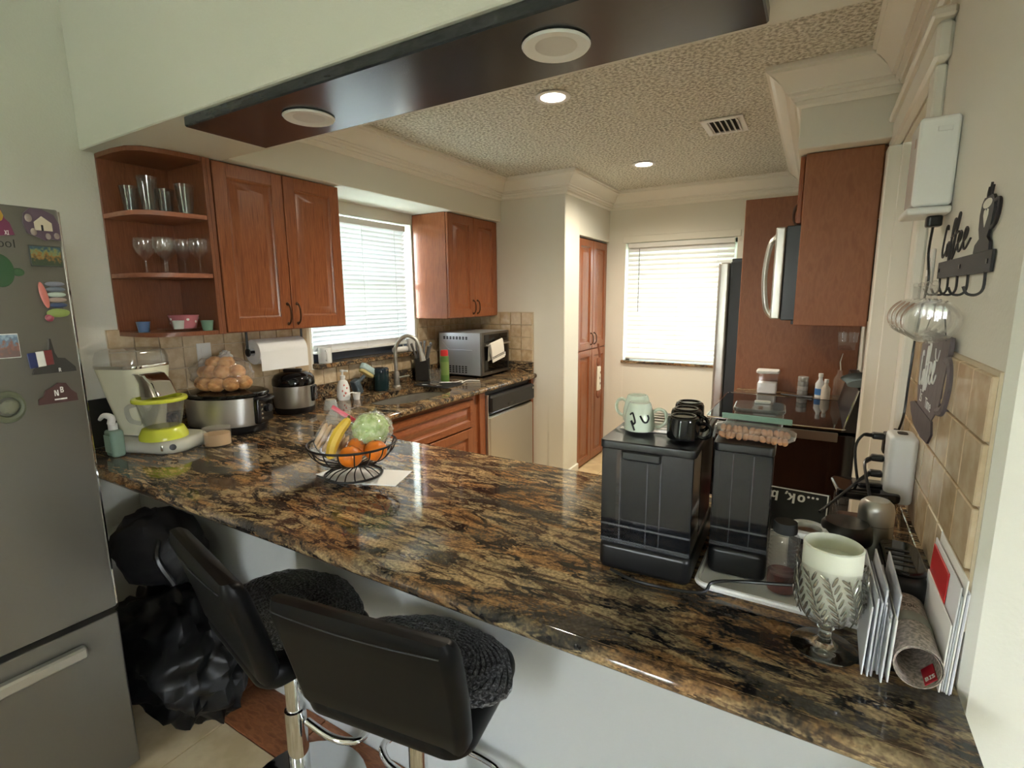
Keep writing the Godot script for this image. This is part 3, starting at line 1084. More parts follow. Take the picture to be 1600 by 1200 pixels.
func build_fridge() -> void:
	var f := thing("steel_refrigerator", "steel refrigerator with souvenir magnets, standing beside the granite peninsula", "refrigerator", Vector3(-1.80, 0, -0.28))
	part(f, "body", mb().span(-0.72, -0.062, 0.03, 1.76, -0.345, 0.36, 0.006), M.steel)
	part(f, "upper_door", mb().at(-0.03, 1.181, 0.005).rbox(0.06, 1.178, 0.70, 0.008, 0.004), M.grey_finish)
	part(f, "lower_drawer", mb().at(-0.03, 0.305, 0.005).rbox(0.06, 0.535, 0.70, 0.008, 0.004), M.grey_finish)
	part(f, "door_edge", mb().tube([Vector3(-0.003, 0.60, -0.344), Vector3(-0.003, 1.765, -0.344)], 0.0035, 6), M.chrome)
	part(f, "drawer_handle", mb().at(0.014, 0.505, 0.03).box(0.03, 0.035, 0.56, 0.006), M.steel)
	part(f, "foot_grille", mb().span(-0.6, -0.06, 0.0, 0.03, -0.33, 0.34), M.black)
	# souvenir magnets. Cartoon figures of the photograph are left out.
	var sc := mat(rgb(96, 78, 92), 0.4)
	var ht := PackedVector2Array([Vector2(-0.05, 0.0), Vector2(-0.045, 0.022), Vector2(-0.028, 0.034), Vector2(0.005, 0.034), Vector2(0.035, 0.024), Vector2(0.048, 0.004), Vector2(0.047, -0.034), Vector2(0.02, -0.032), Vector2(0.004, -0.036), Vector2(-0.02, -0.028), Vector2(-0.042, -0.022)])
	var o := magnet("souvenir_magnet", "purple village house souvenir magnet near the top refrigerator corner", 1.728, -0.572, mb().prism(ht, 0.008), sc)
	part(o, "house", mb().prism(PackedVector2Array([Vector2(-0.022, -0.014), Vector2(0.026, -0.014), Vector2(0.026, 0.004), Vector2(0.0, 0.018), Vector2(-0.022, 0.004)]), 0.0105), mat(rgb(206, 194, 170), 0.5))
	part(o, "doorway", mb().at(-0.002, -0.008, 0.0105).box(0.006, 0.013, 0.002, 0.0003), M.black)
	for q in [[-0.035, 0.012, 0.010], [-0.026, -0.018, 0.009], [0.012, -0.026, 0.008], [0.036, -0.024, 0.008]]:
		part(o, "relief", mb().at(q[0], q[1], 0.008).blob(q[2], q[2] * 0.9, 0.004, 0.1, 3, 2.0, 12, 8), mat(rgb(150, 136, 128), 0.5))
	# landscape plate magnet
	var pic := StandardMaterial3D.new()
	pic.roughness = 0.25
	pic.albedo_texture = scenic(64, 40, [rgb(70, 92, 104), rgb(128, 138, 96), rgb(150, 110, 60), rgb(66, 76, 60)], 5)
	var o2 := magnet("souvenir_magnet", "rectangular landscape picture magnet below the purple house magnet", 1.665, -0.57, mb().box(0.094, 0.056, 0.006, 0.001), mat(rgb(60, 66, 60), 0.4))
	picture(o2, 0.088, 0.050, pic, 0.0034)
	# turtle shaped magnet
	var o3 := magnet("souvenir_magnet", "round green turtle magnet with a bay picture on its shell", 1.634, -0.492, mb().at(0, 0, 0.003).lathe_z(0.040, 0.006), mat(rgb(58, 92, 62), 0.35))
	part(o3, "head", mb().at(0.050, -0.003, 0.004).blob(0.018, 0.010, 0.005, 0.0, 1, 1.0, 16, 8), mat(rgb(70, 104, 70), 0.4))
	var bay := StandardMaterial3D.new()
	bay.roughness = 0.2
	bay.albedo_texture = scenic(48, 48, [rgb(120, 160, 176), rgb(90, 140, 150), rgb(176, 160, 110), rgb(96, 110, 70)], 9)
	picture(o3, 0.040, 0.040, bay, 0.0085)
	# fruit and cloth magnet at the left edge
	var o4 := magnet("souvenir_magnet", "yellow and magenta souvenir magnet beside the refrigerator edge above the turtle", 1.722, -0.497, mb().prism(PackedVector2Array([Vector2(-0.035, -0.032), Vector2(0.036, -0.026), Vector2(0.026, 0.002), Vector2(0.012, 0.012), Vector2(0.004, 0.034), Vector2(-0.022, 0.038), Vector2(-0.038, 0.02)]), 0.008), mat(rgb(120, 50, 84), 0.4))
	part(o4, "fruit", mb().at(-0.012, 0.018, 0.008).blob(0.022, 0.016, 0.007, 0.1, 2, 2.0, 14, 8), mat(rgb(206, 164, 62), 0.4))
	lettering(o4, "lettering", "XI", 0.014, M.white, Transform3D(Basis(), Vector3(0.012, -0.022, 0.0085)), true)
	# loose lettering
	var ol := thing("letter_sticker", "dark printed letters ool stuck on the refrigerator door", "sticker", Vector3(-1.7995, 1.672, -0.497), PI / 2)
	lettering(ol, "lettering", "ool", 0.026, mat(rgb(40, 40, 36), 0.5), Transform3D(Basis(), Vector3(0.010, 0, 0.0005)), false, 0.0008)
	# surf boards and pea pod
	var o5 := magnet("souvenir_magnet", "bundle of coloured little surfboards magnet with a green pod", 1.588, -0.572, mb().at(0, 0, 0.002).box(0.052, 0.07, 0.003, 0.001), mat(rgb(96, 92, 88), 0.5))
	var cols := [rgb(130, 132, 146), rgb(112, 120, 130), rgb(176, 190, 178), rgb(170, 150, 140), rgb(70, 84, 116)]
	for i in 5:
		part(o5, "board", mb().at(0.008, 0.030 - i * 0.0135, 0.006).blob(0.032, 0.0065, 0.004, 0.0, 1, 1.0, 16, 8), mat(cols[i], 0.35))
	part(o5, "tall_board", mb().xf(Transform3D(Basis(Vector3.BACK, 0.25), Vector3(-0.032, 0.002, 0.009))).blob(0.012, 0.034, 0.004, 0.0, 1, 1.0, 14, 10), mat(rgb(206, 120, 108), 0.35))
	part(o5, "pod", mb().at(0.006, -0.044, 0.006).blob(0.038, 0.011, 0.005, 0.1, 4, 3.0, 18, 8), mat(rgb(136, 152, 84), 0.4))
	part(o5, "flower", mb().at(-0.024, -0.056, 0.006).blob(0.014, 0.009, 0.005, 0.3, 6, 4.0, 14, 8), mat(rgb(150, 70, 84), 0.4))
	# picture at the left edge
	var o6 := magnet("souvenir_magnet", "square harbour picture magnet at the refrigerator edge below the turtle", 1.470, -0.497, mb().box(0.072, 0.066, 0.005, 0.001), M.white)
	var hb := StandardMaterial3D.new()
	hb.roughness = 0.25
	hb.albedo_texture = scenic(48, 48, [rgb(150, 170, 186), rgb(110, 130, 150), rgb(146, 104, 92), rgb(120, 100, 96)], 14)
	picture(o6, 0.068, 0.062, hb, 0.003)
	# tower with tricolour flag
	var dk := mat(rgb(52, 50, 46), 0.45)
	var o7 := magnet("souvenir_magnet", "dark tower souvenir magnet with a blue white red flag", 1.432, -0.570, mb().prism(PackedVector2Array([Vector2(-0.055, -0.028), Vector2(0.055, -0.028), Vector2(0.054, -0.018), Vector2(0.03, 0.004), Vector2(0.012, 0.006), Vector2(0.006, 0.018), Vector2(0.001, 0.050), Vector2(-0.003, 0.050), Vector2(-0.006, 0.018), Vector2(-0.014, 0.0), Vector2(-0.05, -0.018)]), 0.007), dk)
	for i in 3:
		part(o7, "flag_stripe", mb().xf(Transform3D(Basis(Vector3.BACK, 0.06), Vector3(-0.050 + i * 0.020, 0.004 + i * 0.002, 0.006))).box(0.020, 0.034, 0.005, 0.001), mat([rgb(40, 48, 96), rgb(222, 220, 214), rgb(110, 44, 44)][i], 0.4))
	lettering(o7, "lettering", "R", 0.012, M.white, Transform3D(Basis(), Vector3(0.012, -0.022, 0.0078)), true)
	# skyline magnet with letters
	var o8 := magnet("souvenir_magnet", "dark skyline souvenir magnet with white letters below the tower magnet", 1.362, -0.570, mb().prism(PackedVector2Array([Vector2(-0.054, -0.024), Vector2(0.054, -0.024), Vector2(0.052, -0.008), Vector2(0.038, 0.002), Vector2(0.026, 0.018), Vector2(0.004, 0.020), Vector2(-0.012, 0.012), Vector2(-0.03, 0.006), Vector2(-0.038, -0.006), Vector2(-0.052, -0.012)]), 0.007), mat(rgb(74, 46, 44), 0.45))
	lettering(o8, "lettering", "N", 0.018, M.white, Transform3D(Basis(), Vector3(-0.004, -0.002, 0.0078)), true)
	lettering(o8, "lettering", "B", 0.018, M.white, Transform3D(Basis(), Vector3(0.012, 0.004, 0.0078)), true)
	part(o8, "white_line", mb().at(0.006, -0.016, 0.008).box(0.034, 0.003, 0.001, 0.0), M.white)
	# wreath at the left edge
	var wr := []
	for j in 20:
		var an := TAU * j / 20
		wr.append(Vector3(cos(an) * 0.034, sin(an) * 0.026, 0.006))
	var o9 := magnet("souvenir_magnet", "grey green wreath shaped magnet low on the refrigerator door", 1.322, -0.488, mb().tube(wr, 0.007, 8, true), mat(rgb(92, 96, 76), 0.5))
	part(o9, "animal", mb().at(0.004, 0, 0.005).blob(0.022, 0.014, 0.005, 0.3, 9, 3.0, 16, 8), mat(rgb(112, 112, 92), 0.5))


func scenic(w: int, h: int, c: Array, seed_: int) -> ImageTexture:
	# small printed picture: bands of colour broken by noise
	var n := FastNoiseLite.new()
	n.seed = seed_
	n.frequency = 0.09
	var im := Image.create(w, h, false, Image.FORMAT_RGB8)
	for y in h:
		for x in w:
			var f := clampf(float(y) / h * c.size() + n.get_noise_2d(x, y) * 1.6, 0, c.size() - 1)
			im.set_pixel(x, y, (c[int(f)] as Color).lerp(c[mini(int(f) + 1, c.size() - 1)], fmod(f, 1.0)))
	return ImageTexture.create_from_image(im)


func picture(parent: Node, w: float, h: float, m: Material, z: float) -> void:
	var q := QuadMesh.new()
	q.size = Vector2(w, h)
	inst(parent, "print", q, m, Transform3D(Basis(), Vector3(0, 0, z)))


# =====================================================================
#  bar stools and floor things
# =====================================================================
func build_stools() -> void:
	var woven := mat(Color.WHITE, 0.35)
	woven.albedo_texture = noise_tex(256, 256, 0.09, 2, [rgb(30, 30, 31), rgb(80, 80, 82), rgb(168, 168, 170)], [0.3, 0.55, 0.85], 33)
	tri(woven, Vector3(5, 5, 5), false)
	var q := 0
	for s in [[Vector3(-0.785, 0, -0.842), 0.15, "black leather bar stool with woven seat mat, standing nearer the coffee machines"], [Vector3(-1.262, 0, -0.832), -0.22, "black leather bar stool with woven seat mat, standing nearer the black bag"]]:
		var t := thing("bar_stool", s[2], "bar stool", s[0], s[1], "bar stools at the peninsula")
		# base and post
		part(t, "base", mb().lathe([[0.0, 0.0], [0.19, 0.0], [0.195, 0.006], [0.185, 0.014], [0.10, 0.024], [0.04, 0.040], [0.032, 0.06], [0.0, 0.06]], 36), M.chrome)
		part(t, "post", mb().lathe([[0.030, 0.05], [0.031, 0.30], [0.0305, 0.31], [0.024, 0.312], [0.024, 0.56], [0.0, 0.56]], 24), M.chrome)
		var ring := smooth_path([Vector3(0.03, 0.27, -0.02), Vector3(0.13, 0.255, -0.05), Vector3(0.185, 0.25, -0.10), Vector3(0.15, 0.25, -0.155), Vector3(0, 0.25, -0.175), Vector3(-0.15, 0.25, -0.155), Vector3(-0.185, 0.25, -0.10), Vector3(-0.13, 0.255, -0.05), Vector3(-0.03, 0.27, -0.02)], 5)
		part(t, "footrest", mb().tube(ring, 0.011, 10), M.chrome)
		part(t, "lever", mb().tube([Vector3(0.0, 0.545, 0), Vector3(0.14, 0.54, -0.03), Vector3(0.185, 0.535, -0.04)], 0.006, 8), M.chrome)
		part(t, "seat_plate", mb().at(0, 0.558, 0).box(0.18, 0.012, 0.16), M.gunmetal)
		# seat
		part(t, "seat", mb().at(0, 0.598, -0.005).rbox(0.44, 0.075, 0.325, 0.06, 0.03, 8), M.leather)
		# back: padded panel leaning towards the viewer
		var rs := []
		for k in 9:
			var f := k / 8.0
			var w := lerpf(0.43, 0.46, sin(f * PI * 0.6))
			var th := 0.058 if k > 0 and k < 8 else 0.03
			var z := lerpf(0.132, 0.212, pow(f, 1.2))
			var y := lerpf(0.57, 0.895, f)
			if k == 8:
				y -= 0.004
				w -= 0.03
			if k == 0:
				w -= 0.03
			var r := PackedVector3Array()
			for p in Mb.rrect(w, th, th * 0.45, 4, 0):
				# gently wrapped around the sitter
				r.append(Vector3(p.x, y, p.z + z - 0.25 * p.x * p.x))
			rs.append(r)
		rs.insert(8, mid_ring(rs[7], rs[8]))
		var back := part(t, "backrest", mb().loft(rs), M.leather, 60.0)
		var seam := []
		for j in 13:
			var x := -0.205 + 0.41 * j / 12.0
			seam.append(Vector3(x, 0.868, 0.2325 - 0.25 * x * x))
		part(back, "seam", mb().tube(seam, 0.0018, 5), M.black_matte)
		# woven mat on the seat: oval coil with a wavy edge
		var mt := mb()
		for c in 21:
			var loop := []
			var rr := 0.006 + c * 0.0108
			for j in 90:
				var an := TAU * j / 90
				var wob := 1.0 + 0.02 * sin(an * 7.0 + c)
				var drop := -0.018 * pow(maxf(0.0, (rr - 0.16) / 0.07), 2.0)
				loop.append(Vector3(cos(an) * rr * 1.08 * wob, 0.644 + drop + 0.0022 * sin(an * 30.0 + c * 1.57), -0.018 + sin(an) * rr * (0.62 if sin(an) > 0.0 else 0.78) * wob))
			mt.tube(loop, 0.0074, 5, true)
		var mat_o := part(t, "woven_mat", mt, woven)
		mat_o.set_meta("label", "black woven oval mat")
		q += 1
	# black bag heap beside the fridge
	solo("trash_bag", "full black plastic trash bag on the floor beside the steel refrigerator", "bag", mb().at(-1.95, 0.235, -0.855).blob(0.33, 0.235, 0.185, 0.24, 21, 2.2, 60, 36), M.black_bag, "", 70.0)
	var bg := thing("backpack", "black backpack resting on the trash bag under the worktop", "backpack", Vector3(-2.08, 0.50, -0.88), 0.2)
	part(bg, "body", mb().at(0, 0.10, 0).blob(0.19, 0.15, 0.12, 0.18, 5, 2.0, 30, 18), M.black_matte, 70.0)
	part(bg, "strap", mb().tube(smooth_path([Vector3(0.08, 0.20, 0.03), Vector3(0.12, 0.13, 0.10), Vector3(0.16, 0.02, 0.08)], 5), 0.012, 8), M.black)


func mid_ring(a: PackedVector3Array, b: PackedVector3Array) -> PackedVector3Array:
	var o := PackedVector3Array()
	for i in a.size():
		var m := a[i].lerp(b[i], 0.5)
		o.append(Vector3(lerpf(a[i].x, b[i].x, 0.3), lerpf(a[i].y, b[i].y, 0.75), lerpf(a[i].z, b[i].z, 0.3)) * 0.5 + m * 0.5)
	return o


# =====================================================================
#  sink run
# =====================================================================
func glass_profile(r0: float, r1: float, h: float, wall := 0.0025, base := 0.008) -> Array:
	return [[0.0, 0.0], [r0, 0.0], [r1, h], [r1 - wall, h], [r0 - wall, base], [0.0, base]]


func build_sink_area() -> void:
	var C := COUNTER
	# faucet
	var f := thing("kitchen_faucet", "brushed steel gooseneck pull-down faucet behind the sink", "faucet", Vector3(-2.505, C, -2.645), 0.0)
	part(f, "base", mb().lathe([[0.0, 0], [0.03, 0], [0.03, 0.01], [0.022, 0.02], [0.022, 0.10], [0.016, 0.115], [0.0, 0.115]], 20), M.steel)
	var dirx := Vector3(0.80, 0, -0.60)
	var neck := smooth_path([Vector3(0, 0.10, 0), Vector3(0, 0.24, 0), Vector3(0, 0.29, 0) + dirx * 0.006, Vector3(0, 0.345, 0) + dirx * 0.045, Vector3(0, 0.362, 0) + dirx * 0.095, Vector3(0, 0.335, 0) + dirx * 0.145, Vector3(0, 0.28, 0) + dirx * 0.168], 6)
	part(f, "neck", mb().tube(neck, 0.0135, 12), M.steel)
	part(f, "spray_head", mb().tube([Vector3(0, 0.285, 0) + dirx * 0.167, Vector3(0, 0.24, 0) + dirx * 0.176, Vector3(0, 0.185, 0) + dirx * 0.188], [0.014, 0.0165, 0.022], 14), M.steel)
	part(f, "lever", mb().tube([Vector3(0.02, 0.07, -0.01), Vector3(0.075, 0.085, -0.05)], [0.009, 0.006], 10), M.steel)
	# soap dispenser
	var d := thing("soap_dispenser", "white floral pump soap bottle beside the sink", "soap bottle", Vector3(-2.50, C, -2.165))
	part(d, "bottle", mb().lathe([[0.0, 0], [0.036, 0], [0.041, 0.02], [0.038, 0.08], [0.027, 0.115], [0.014, 0.125], [0.014, 0.135], [0, 0.135]], 24), M.white_gloss)
	for q in [[0.35, 0.045, 0.010], [0.8, 0.06, 0.008], [0.1, 0.075, 0.007], [0.6, 0.03, 0.009], [0.55, 0.095, 0.006]]:
		part(d, "flower", mb().at(cos(q[0]) * 0.0365, q[1], sin(q[0]) * 0.0365).blob(q[2] * 0.5, q[2], q[2], 0.4, 3, 5.0, 12, 8), mat(rgb(196, 110, 100), 0.4))
	part(d, "pump", mb().lathe([[0.0, 0.135], [0.016, 0.135], [0.016, 0.15], [0.006, 0.152], [0.006, 0.172], [0.014, 0.174], [0.013, 0.186], [0, 0.188]], 16), M.white)
	part(d, "spout", mb().tube([Vector3(0, 0.180, 0), Vector3(0.035, 0.180, -0.01)], 0.006, 8), M.white)
	# small cup with scoop, clear bowl upside down
	var sc := thing("scoop_cup", "tiny white cup holding a curved scoop beside the soap bottle", "cup", Vector3(-2.43, C, -2.205))
	part(sc, "cup", mb().lathe([[0.0, 0], [0.018, 0], [0.024, 0.042], [0.0215, 0.042], [0.016, 0.004], [0, 0.004]], 20), M.white)
	part(sc, "scoop_handle", mb().tube(smooth_path([Vector3(0.0, 0.03, 0.0), Vector3(-0.005, 0.048, 0.02), Vector3(0.0, 0.045, 0.06), Vector3(0.0, 0.03, 0.085)], 4), 0.0035, 7), M.white)
	solo("glass_bowl", "small clear glass bowl turned upside down beside the rice cooker", "bowl", mb().at(-2.34, C, -1.93).lathe([[0.040, 0.0], [0.041, 0.006], [0.030, 0.054], [0.026, 0.058], [0.0, 0.058], [0.0, 0.055], [0.026, 0.054], [0.037, 0.004]], 28), glass(rgb(225, 232, 232), 0.2, 0.1))
	# sponge brush in a dark holder
	var sp := thing("dish_brush", "dish brush with pale sponge head leaning on a grey holder", "dish brush", Vector3(-2.555, C, -2.375))
	part(sp, "holder", mb().xf(Transform3D(Basis(Vector3.BACK, 0.0) * Basis(Vector3.RIGHT, 0.35), Vector3(0, 0.05, 0.05))).rbox(0.05, 0.10, 0.055, 0.012, 0.008), mat(rgb(72, 84, 92), 0.4))
	part(sp, "handle", mb().tube([Vector3(0, 0.07, 0.05), Vector3(0, 0.115, -0.02)], 0.012, 8), mat(rgb(72, 84, 92), 0.4))
	part(sp, "sponge", mb().xf(Transform3D(Basis(Vector3.RIGHT, -0.55), Vector3(0.0, 0.155, -0.055))).rbox(0.05, 0.045, 0.125, 0.02, 0.012), mat(rgb(178, 202, 200), 0.8))
	part(sp, "scrub_pad", mb().xf(Transform3D(Basis(Vector3.RIGHT, -0.55), Vector3(0.0, 0.128, -0.040))).rbox(0.046, 0.022, 0.12, 0.02, 0.006), mat(rgb(204, 190, 130), 0.9))
	# dark jar
	var dj := thing("dark_canister", "dark teal glossy canister with lid behind the sink", "canister", Vector3(-2.53, C, -2.52))
	part(dj, "body", mb().lathe([[0.0, 0], [0.050, 0], [0.053, 0.006], [0.053, 0.125], [0, 0.125]], 28), mat(rgb(24, 46, 52), 0.12))
	part(dj, "lid", mb().lathe([[0.0, 0.125], [0.055, 0.125], [0.055, 0.145], [0.048, 0.155], [0.0, 0.158]], 28), mat(rgb(26, 40, 52), 0.1))
	part(dj, "lid_clip", mb().at(0.052, 0.142, -0.01).box(0.012, 0.008, 0.03), M.chrome)
	# knife block with knives
	var kb := thing("knife_block", "dark knife block full of steel handled knives beside the toaster oven", "knife block", Vector3(-2.555, C, -2.985), 0.5)
	part(kb, "block", mb().at(0, 0.085, 0).rbox(0.10, 0.17, 0.10, 0.012, 0.006), mat(rgb(46, 44, 44), 0.4))
	part(kb, "badge", mb().xf(Transform3D(Basis(Vector3.FORWARD, -PI / 2), Vector3(0.0505, 0.115, 0))).lathe([[0, 0], [0.012, 0], [0.012, 0.002], [0, 0.002]], 16), M.chrome)
	var rng := RandomNumberGenerator.new()
	rng.seed = 6
	for i in 9:
		var a := Vector3(-0.035 + 0.035 * (i % 3), 0.165, -0.035 + 0.035 * (i / 3))
		var e := a + Vector3(rng.randf_range(-0.01, 0.015) + (i % 3 - 1) * 0.022, rng.randf_range(0.10, 0.135), (i / 3 - 1) * 0.034)
		var kn := part(kb, "knife", mb().tube([a, a.lerp(e, 0.15), a.lerp(e, 0.6), e], [0.006, 0.009, 0.008, 0.011], 8), mat(rgb(132, 134, 136), 0.3, 0.6))
		part(kn, "rivet", mb().at(a.lerp(e, 0.9).x, a.lerp(e, 0.9).y, a.lerp(e, 0.9).z + 0.009).blob(0.003, 0.003, 0.003, 0, 1, 1, 8, 5), M.chrome)
	# drying mat, glass, spoon, spray can, cable
	solo("drying_mat", "thin black drying mat lying beside the sink", "mat", mb().xf(Transform3D(Basis(Vector3.UP, 0.05), Vector3(-2.31, C + 0.004, -2.865))).rbox(0.30, 0.007, 0.22, 0.02, 0.003), M.black_matte)
	solo("drinking_glass", "short clear drinking glass on the black drying mat", "glass", mb().at(-2.285, C + 0.008, -2.80).lathe(glass_profile(0.036, 0.046, 0.115, 0.003, 0.012), 28), M.clear)
	var spn := thing("spoon", "steel spoon lying on the black drying mat", "spoon", Vector3(-2.245, C + 0.010, -2.79), 0.4)
	part(spn, "bowl", mb().at(0, 0.002, 0).blob(0.022, 0.004, 0.015, 0, 1, 1, 16, 8), M.chrome)
	part(spn, "handle", mb().tube([Vector3(-0.02, 0.003, 0), Vector3(-0.13, 0.005, -0.02)], 0.0035, 6), M.chrome)
	var can := thing("spray_can", "green spray can with a red cap in front of the toaster oven", "spray can", Vector3(-2.37, C, -3.02))
	part(can, "can", mb().lathe([[0.0, 0], [0.031, 0], [0.033, 0.004], [0.033, 0.185], [0.028, 0.195], [0, 0.195]], 24), mat(rgb(96, 132, 66), 0.3))
	part(can, "label_band", mb().lathe([[0.0333, 0.05], [0.0336, 0.051], [0.0336, 0.149], [0.0333, 0.15]], 24), mat(rgb(124, 150, 84), 0.35))
	part(can, "cap", mb().lathe([[0.0, 0.192], [0.029, 0.192], [0.029, 0.225], [0.026, 0.236], [0, 0.238]], 24), M.red)
	solo("white_cable", "thin white coiled cable lying in front of the toaster oven", "cable", mb().tube(smooth_path([Vector3(-2.33, C + 0.012, -2.90), Vector3(-2.26, C + 0.006, -2.99), Vector3(-2.25, C + 0.006, -3.07), Vector3(-2.20, C + 0.006, -3.00), Vector3(-2.22, C + 0.006, -3.10), Vector3(-2.13, C + 0.006, -3.13)], 6), 0.004, 6), M.white)
	# toaster oven
	var ov := thing("toaster_oven", "silver countertop toaster oven with a towel on its handle", "toaster oven", Vector3(-2.40, C, -3.45), 0.03)
	var sideface := 0.205
	part(ov, "case", mb().at(0, 0.185, 0).rbox(0.40, 0.335, 0.42, 0.014, 0.008), M.oven_steel)
	for x in [-0.15, 0.15]:
		for z in [-0.16, 0.16]:
			part(ov, "foot", mb().at(x, 0.0095, z).box(0.03, 0.019, 0.03), M.black)
	part(ov, "front_frame", mb().at(0.202, 0.185, 0).rbox(0.022, 0.335, 0.425, 0.008, 0.006), M.steel_dark)
	part(ov, "display", mb().at(0.2145, 0.305, 0).box(0.004, 0.06, 0.36, 0.001), M.black_gloss)
	part(ov, "door_glass", mb().at(0.2145, 0.145, 0).box(0.005, 0.20, 0.36, 0.001), M.black_gloss)
	part(ov, "door_handle", mb().tube([Vector3(0.225, 0.255, -0.17), Vector3(0.245, 0.255, -0.17), Vector3(0.245, 0.255, 0.17), Vector3(0.225, 0.255, 0.17)], 0.007, 8), M.steel)
	var slot := mb().box(0.018, 0.010, 0.003, 0.0005).mesh()
	for row in [[0.315, 8], [0.303, 8], [0.085, 6], [0.070, 6], [0.055, 6], [0.040, 6]]:
		for i in row[1]:
			inst(ov, "vent_slot", slot, M.black_matte, Transform3D(Basis(), Vector3(-0.14 + i * 0.030 + (0.05 if row[1] == 6 else 0.0), row[0], 0.2105)))
	part(ov, "side_crease", mb().tube([Vector3(-0.16, 0.275, 0.2105), Vector3(-0.10, 0.215, 0.2105), Vector3(0.12, 0.215, 0.2105)], 0.003, 6), M.oven_steel)
	# towel
	var tw := thing("dish_towel", "white dish towel with dark stripes hung over the oven handle", "towel", Vector3(-2.40, C, -3.45), 0.03)
	var cloth := mat(rgb(222, 218, 208), 0.9)
	var prof := [[0.228, 0.13], [0.232, 0.20], [0.236, 0.262], [0.245, 0.268], [0.254, 0.262], [0.262, 0.22], [0.268, 0.15], [0.272, 0.12]]
	var rs := []
	for i in 2:
		var ring := PackedVector3Array()
		for q in prof:
			ring.append(Vector3(q[0] + (0.006 if i == 1 else 0.0), q[1] + (0.03 if i == 1 else 0.0), 0.155 if i == 0 else -0.02))
		for k in prof.size():
			var q: Array = prof[prof.size() - 1 - k]
			ring.append(Vector3(q[0] + 0.004 + (0.006 if i == 1 else 0.0), q[1] + 0.003 + (0.03 if i == 1 else 0.0), 0.155 if i == 0 else -0.02))
		rs.append(ring)
	part(tw, "cloth", mb().loft(rs), cloth)
	for y in [0.150, 0.162]:
		part(tw, "stripe", mb().tube([Vector3(0.274, y, 0.155), Vector3(0.281, y + 0.032, -0.02)], 0.002, 5), M.black_matte)
	part(tw, "care_tag", mb().at(0.275, 0.175, -0.03).box(0.002, 0.03, 0.022, 0.0005), M.white)
	# window sill things
	mug_on_sill("white mug at the cabinet end of the sink window sill", Vector3(-2.635, 1.13, -2.155), -0.5)
	mug_on_sill("white mug at the oven end of the sink window sill", Vector3(-2.632, 1.13, -2.965), -2.2)
	solo("rolled_cloth", "rolled white cloth lying on the sill behind the faucet", "cloth", mb().tube([Vector3(-2.625, 1.152, -2.76), Vector3(-2.625, 1.152, -2.89)], 0.021, 14), M.white)
	# paper towel roll under the cabinet
	var pt := thing("paper_towel_roll", "white paper towel roll on a holder under the wall cabinet", "paper towel", Vector3(-2.45, 1.262, -1.70))
	var lying := Basis(Vector3.RIGHT, PI / 2)
	part(pt, "roll", mb().xf(Transform3D(lying, Vector3.ZERO)).lathe([[0.02, -0.14], [0.062, -0.14], [0.064, -0.137], [0.064, 0.137], [0.062, 0.14], [0.02, 0.14], [0.02, -0.14]], 32), M.paper)
	part(pt, "loose_sheet", mb().at(0.0635, -0.045, 0.0).box(0.0015, 0.10, 0.278, 0.0003), M.paper)
	part(pt, "rod", mb().tube([Vector3(0, 0, -0.155), Vector3(0, 0, 0.165)], 0.007, 8), M.gunmetal)
	for s in [-0.155, 0.165]:
		part(pt, "bracket", mb().tube(smooth_path([Vector3(0, 0, s), Vector3(0, 0.03, s), Vector3(0, 0.075, s), Vector3(0, 0.1085, s)], 3), 0.006, 7), M.gunmetal)
		part(pt, "end_knob", mb().at(0, 0, s).blob(0.022, 0.022, 0.008, 0, 1, 1, 16, 8), M.gunmetal)
	# outlets on the left wall
	var k := 0
	for p in [Vector3(-2.637, 1.255, -1.42), Vector3(-2.637, 1.14, -1.90)]:
		outlet(["white wall outlet on the tiles above the slow cooker", "white wall outlet on the tiles above the rice cooker"][k], p, PI / 2)
		k += 1


func outlet(label: String, p: Vector3, turn: float) -> void:
	var o := thing("wall_outlet", label, "outlet", p, turn, "wall outlets")
	part(o, "plate", mb().at(0, 0, 0.003).box(0.07, 0.115, 0.006, 0.002), M.white)
	for s in [1, -1]:
		part(o, "socket", mb().at(0, s * 0.022, 0.007).box(0.032, 0.028, 0.003, 0.001), M.white_gloss)


func mug_on_sill(label: String, p: Vector3, turn: float) -> void:
	var m := thing("sill_mug", label, "mug", p, turn, "mugs on the sink window sill")
	part(m, "cup", mb().lathe([[0.0, 0], [0.038, 0], [0.041, 0.005], [0.041, 0.095], [0.038, 0.095], [0.037, 0.008], [0, 0.008]], 28), M.white_gloss)
	part(m, "handle", mb().tube(smooth_path([Vector3(0.038, 0.078, 0), Vector3(0.065, 0.075, 0), Vector3(0.070, 0.045, 0), Vector3(0.058, 0.02, 0), Vector3(0.038, 0.02, 0)], 5), 0.006, 8), M.white_gloss)
	part(m, "foot_ring", mb().lathe([[0.036, -0.0], [0.039, 0.0], [0.039, 0.003], [0.036, 0.003], [0.036, 0.0]], 24), M.white)


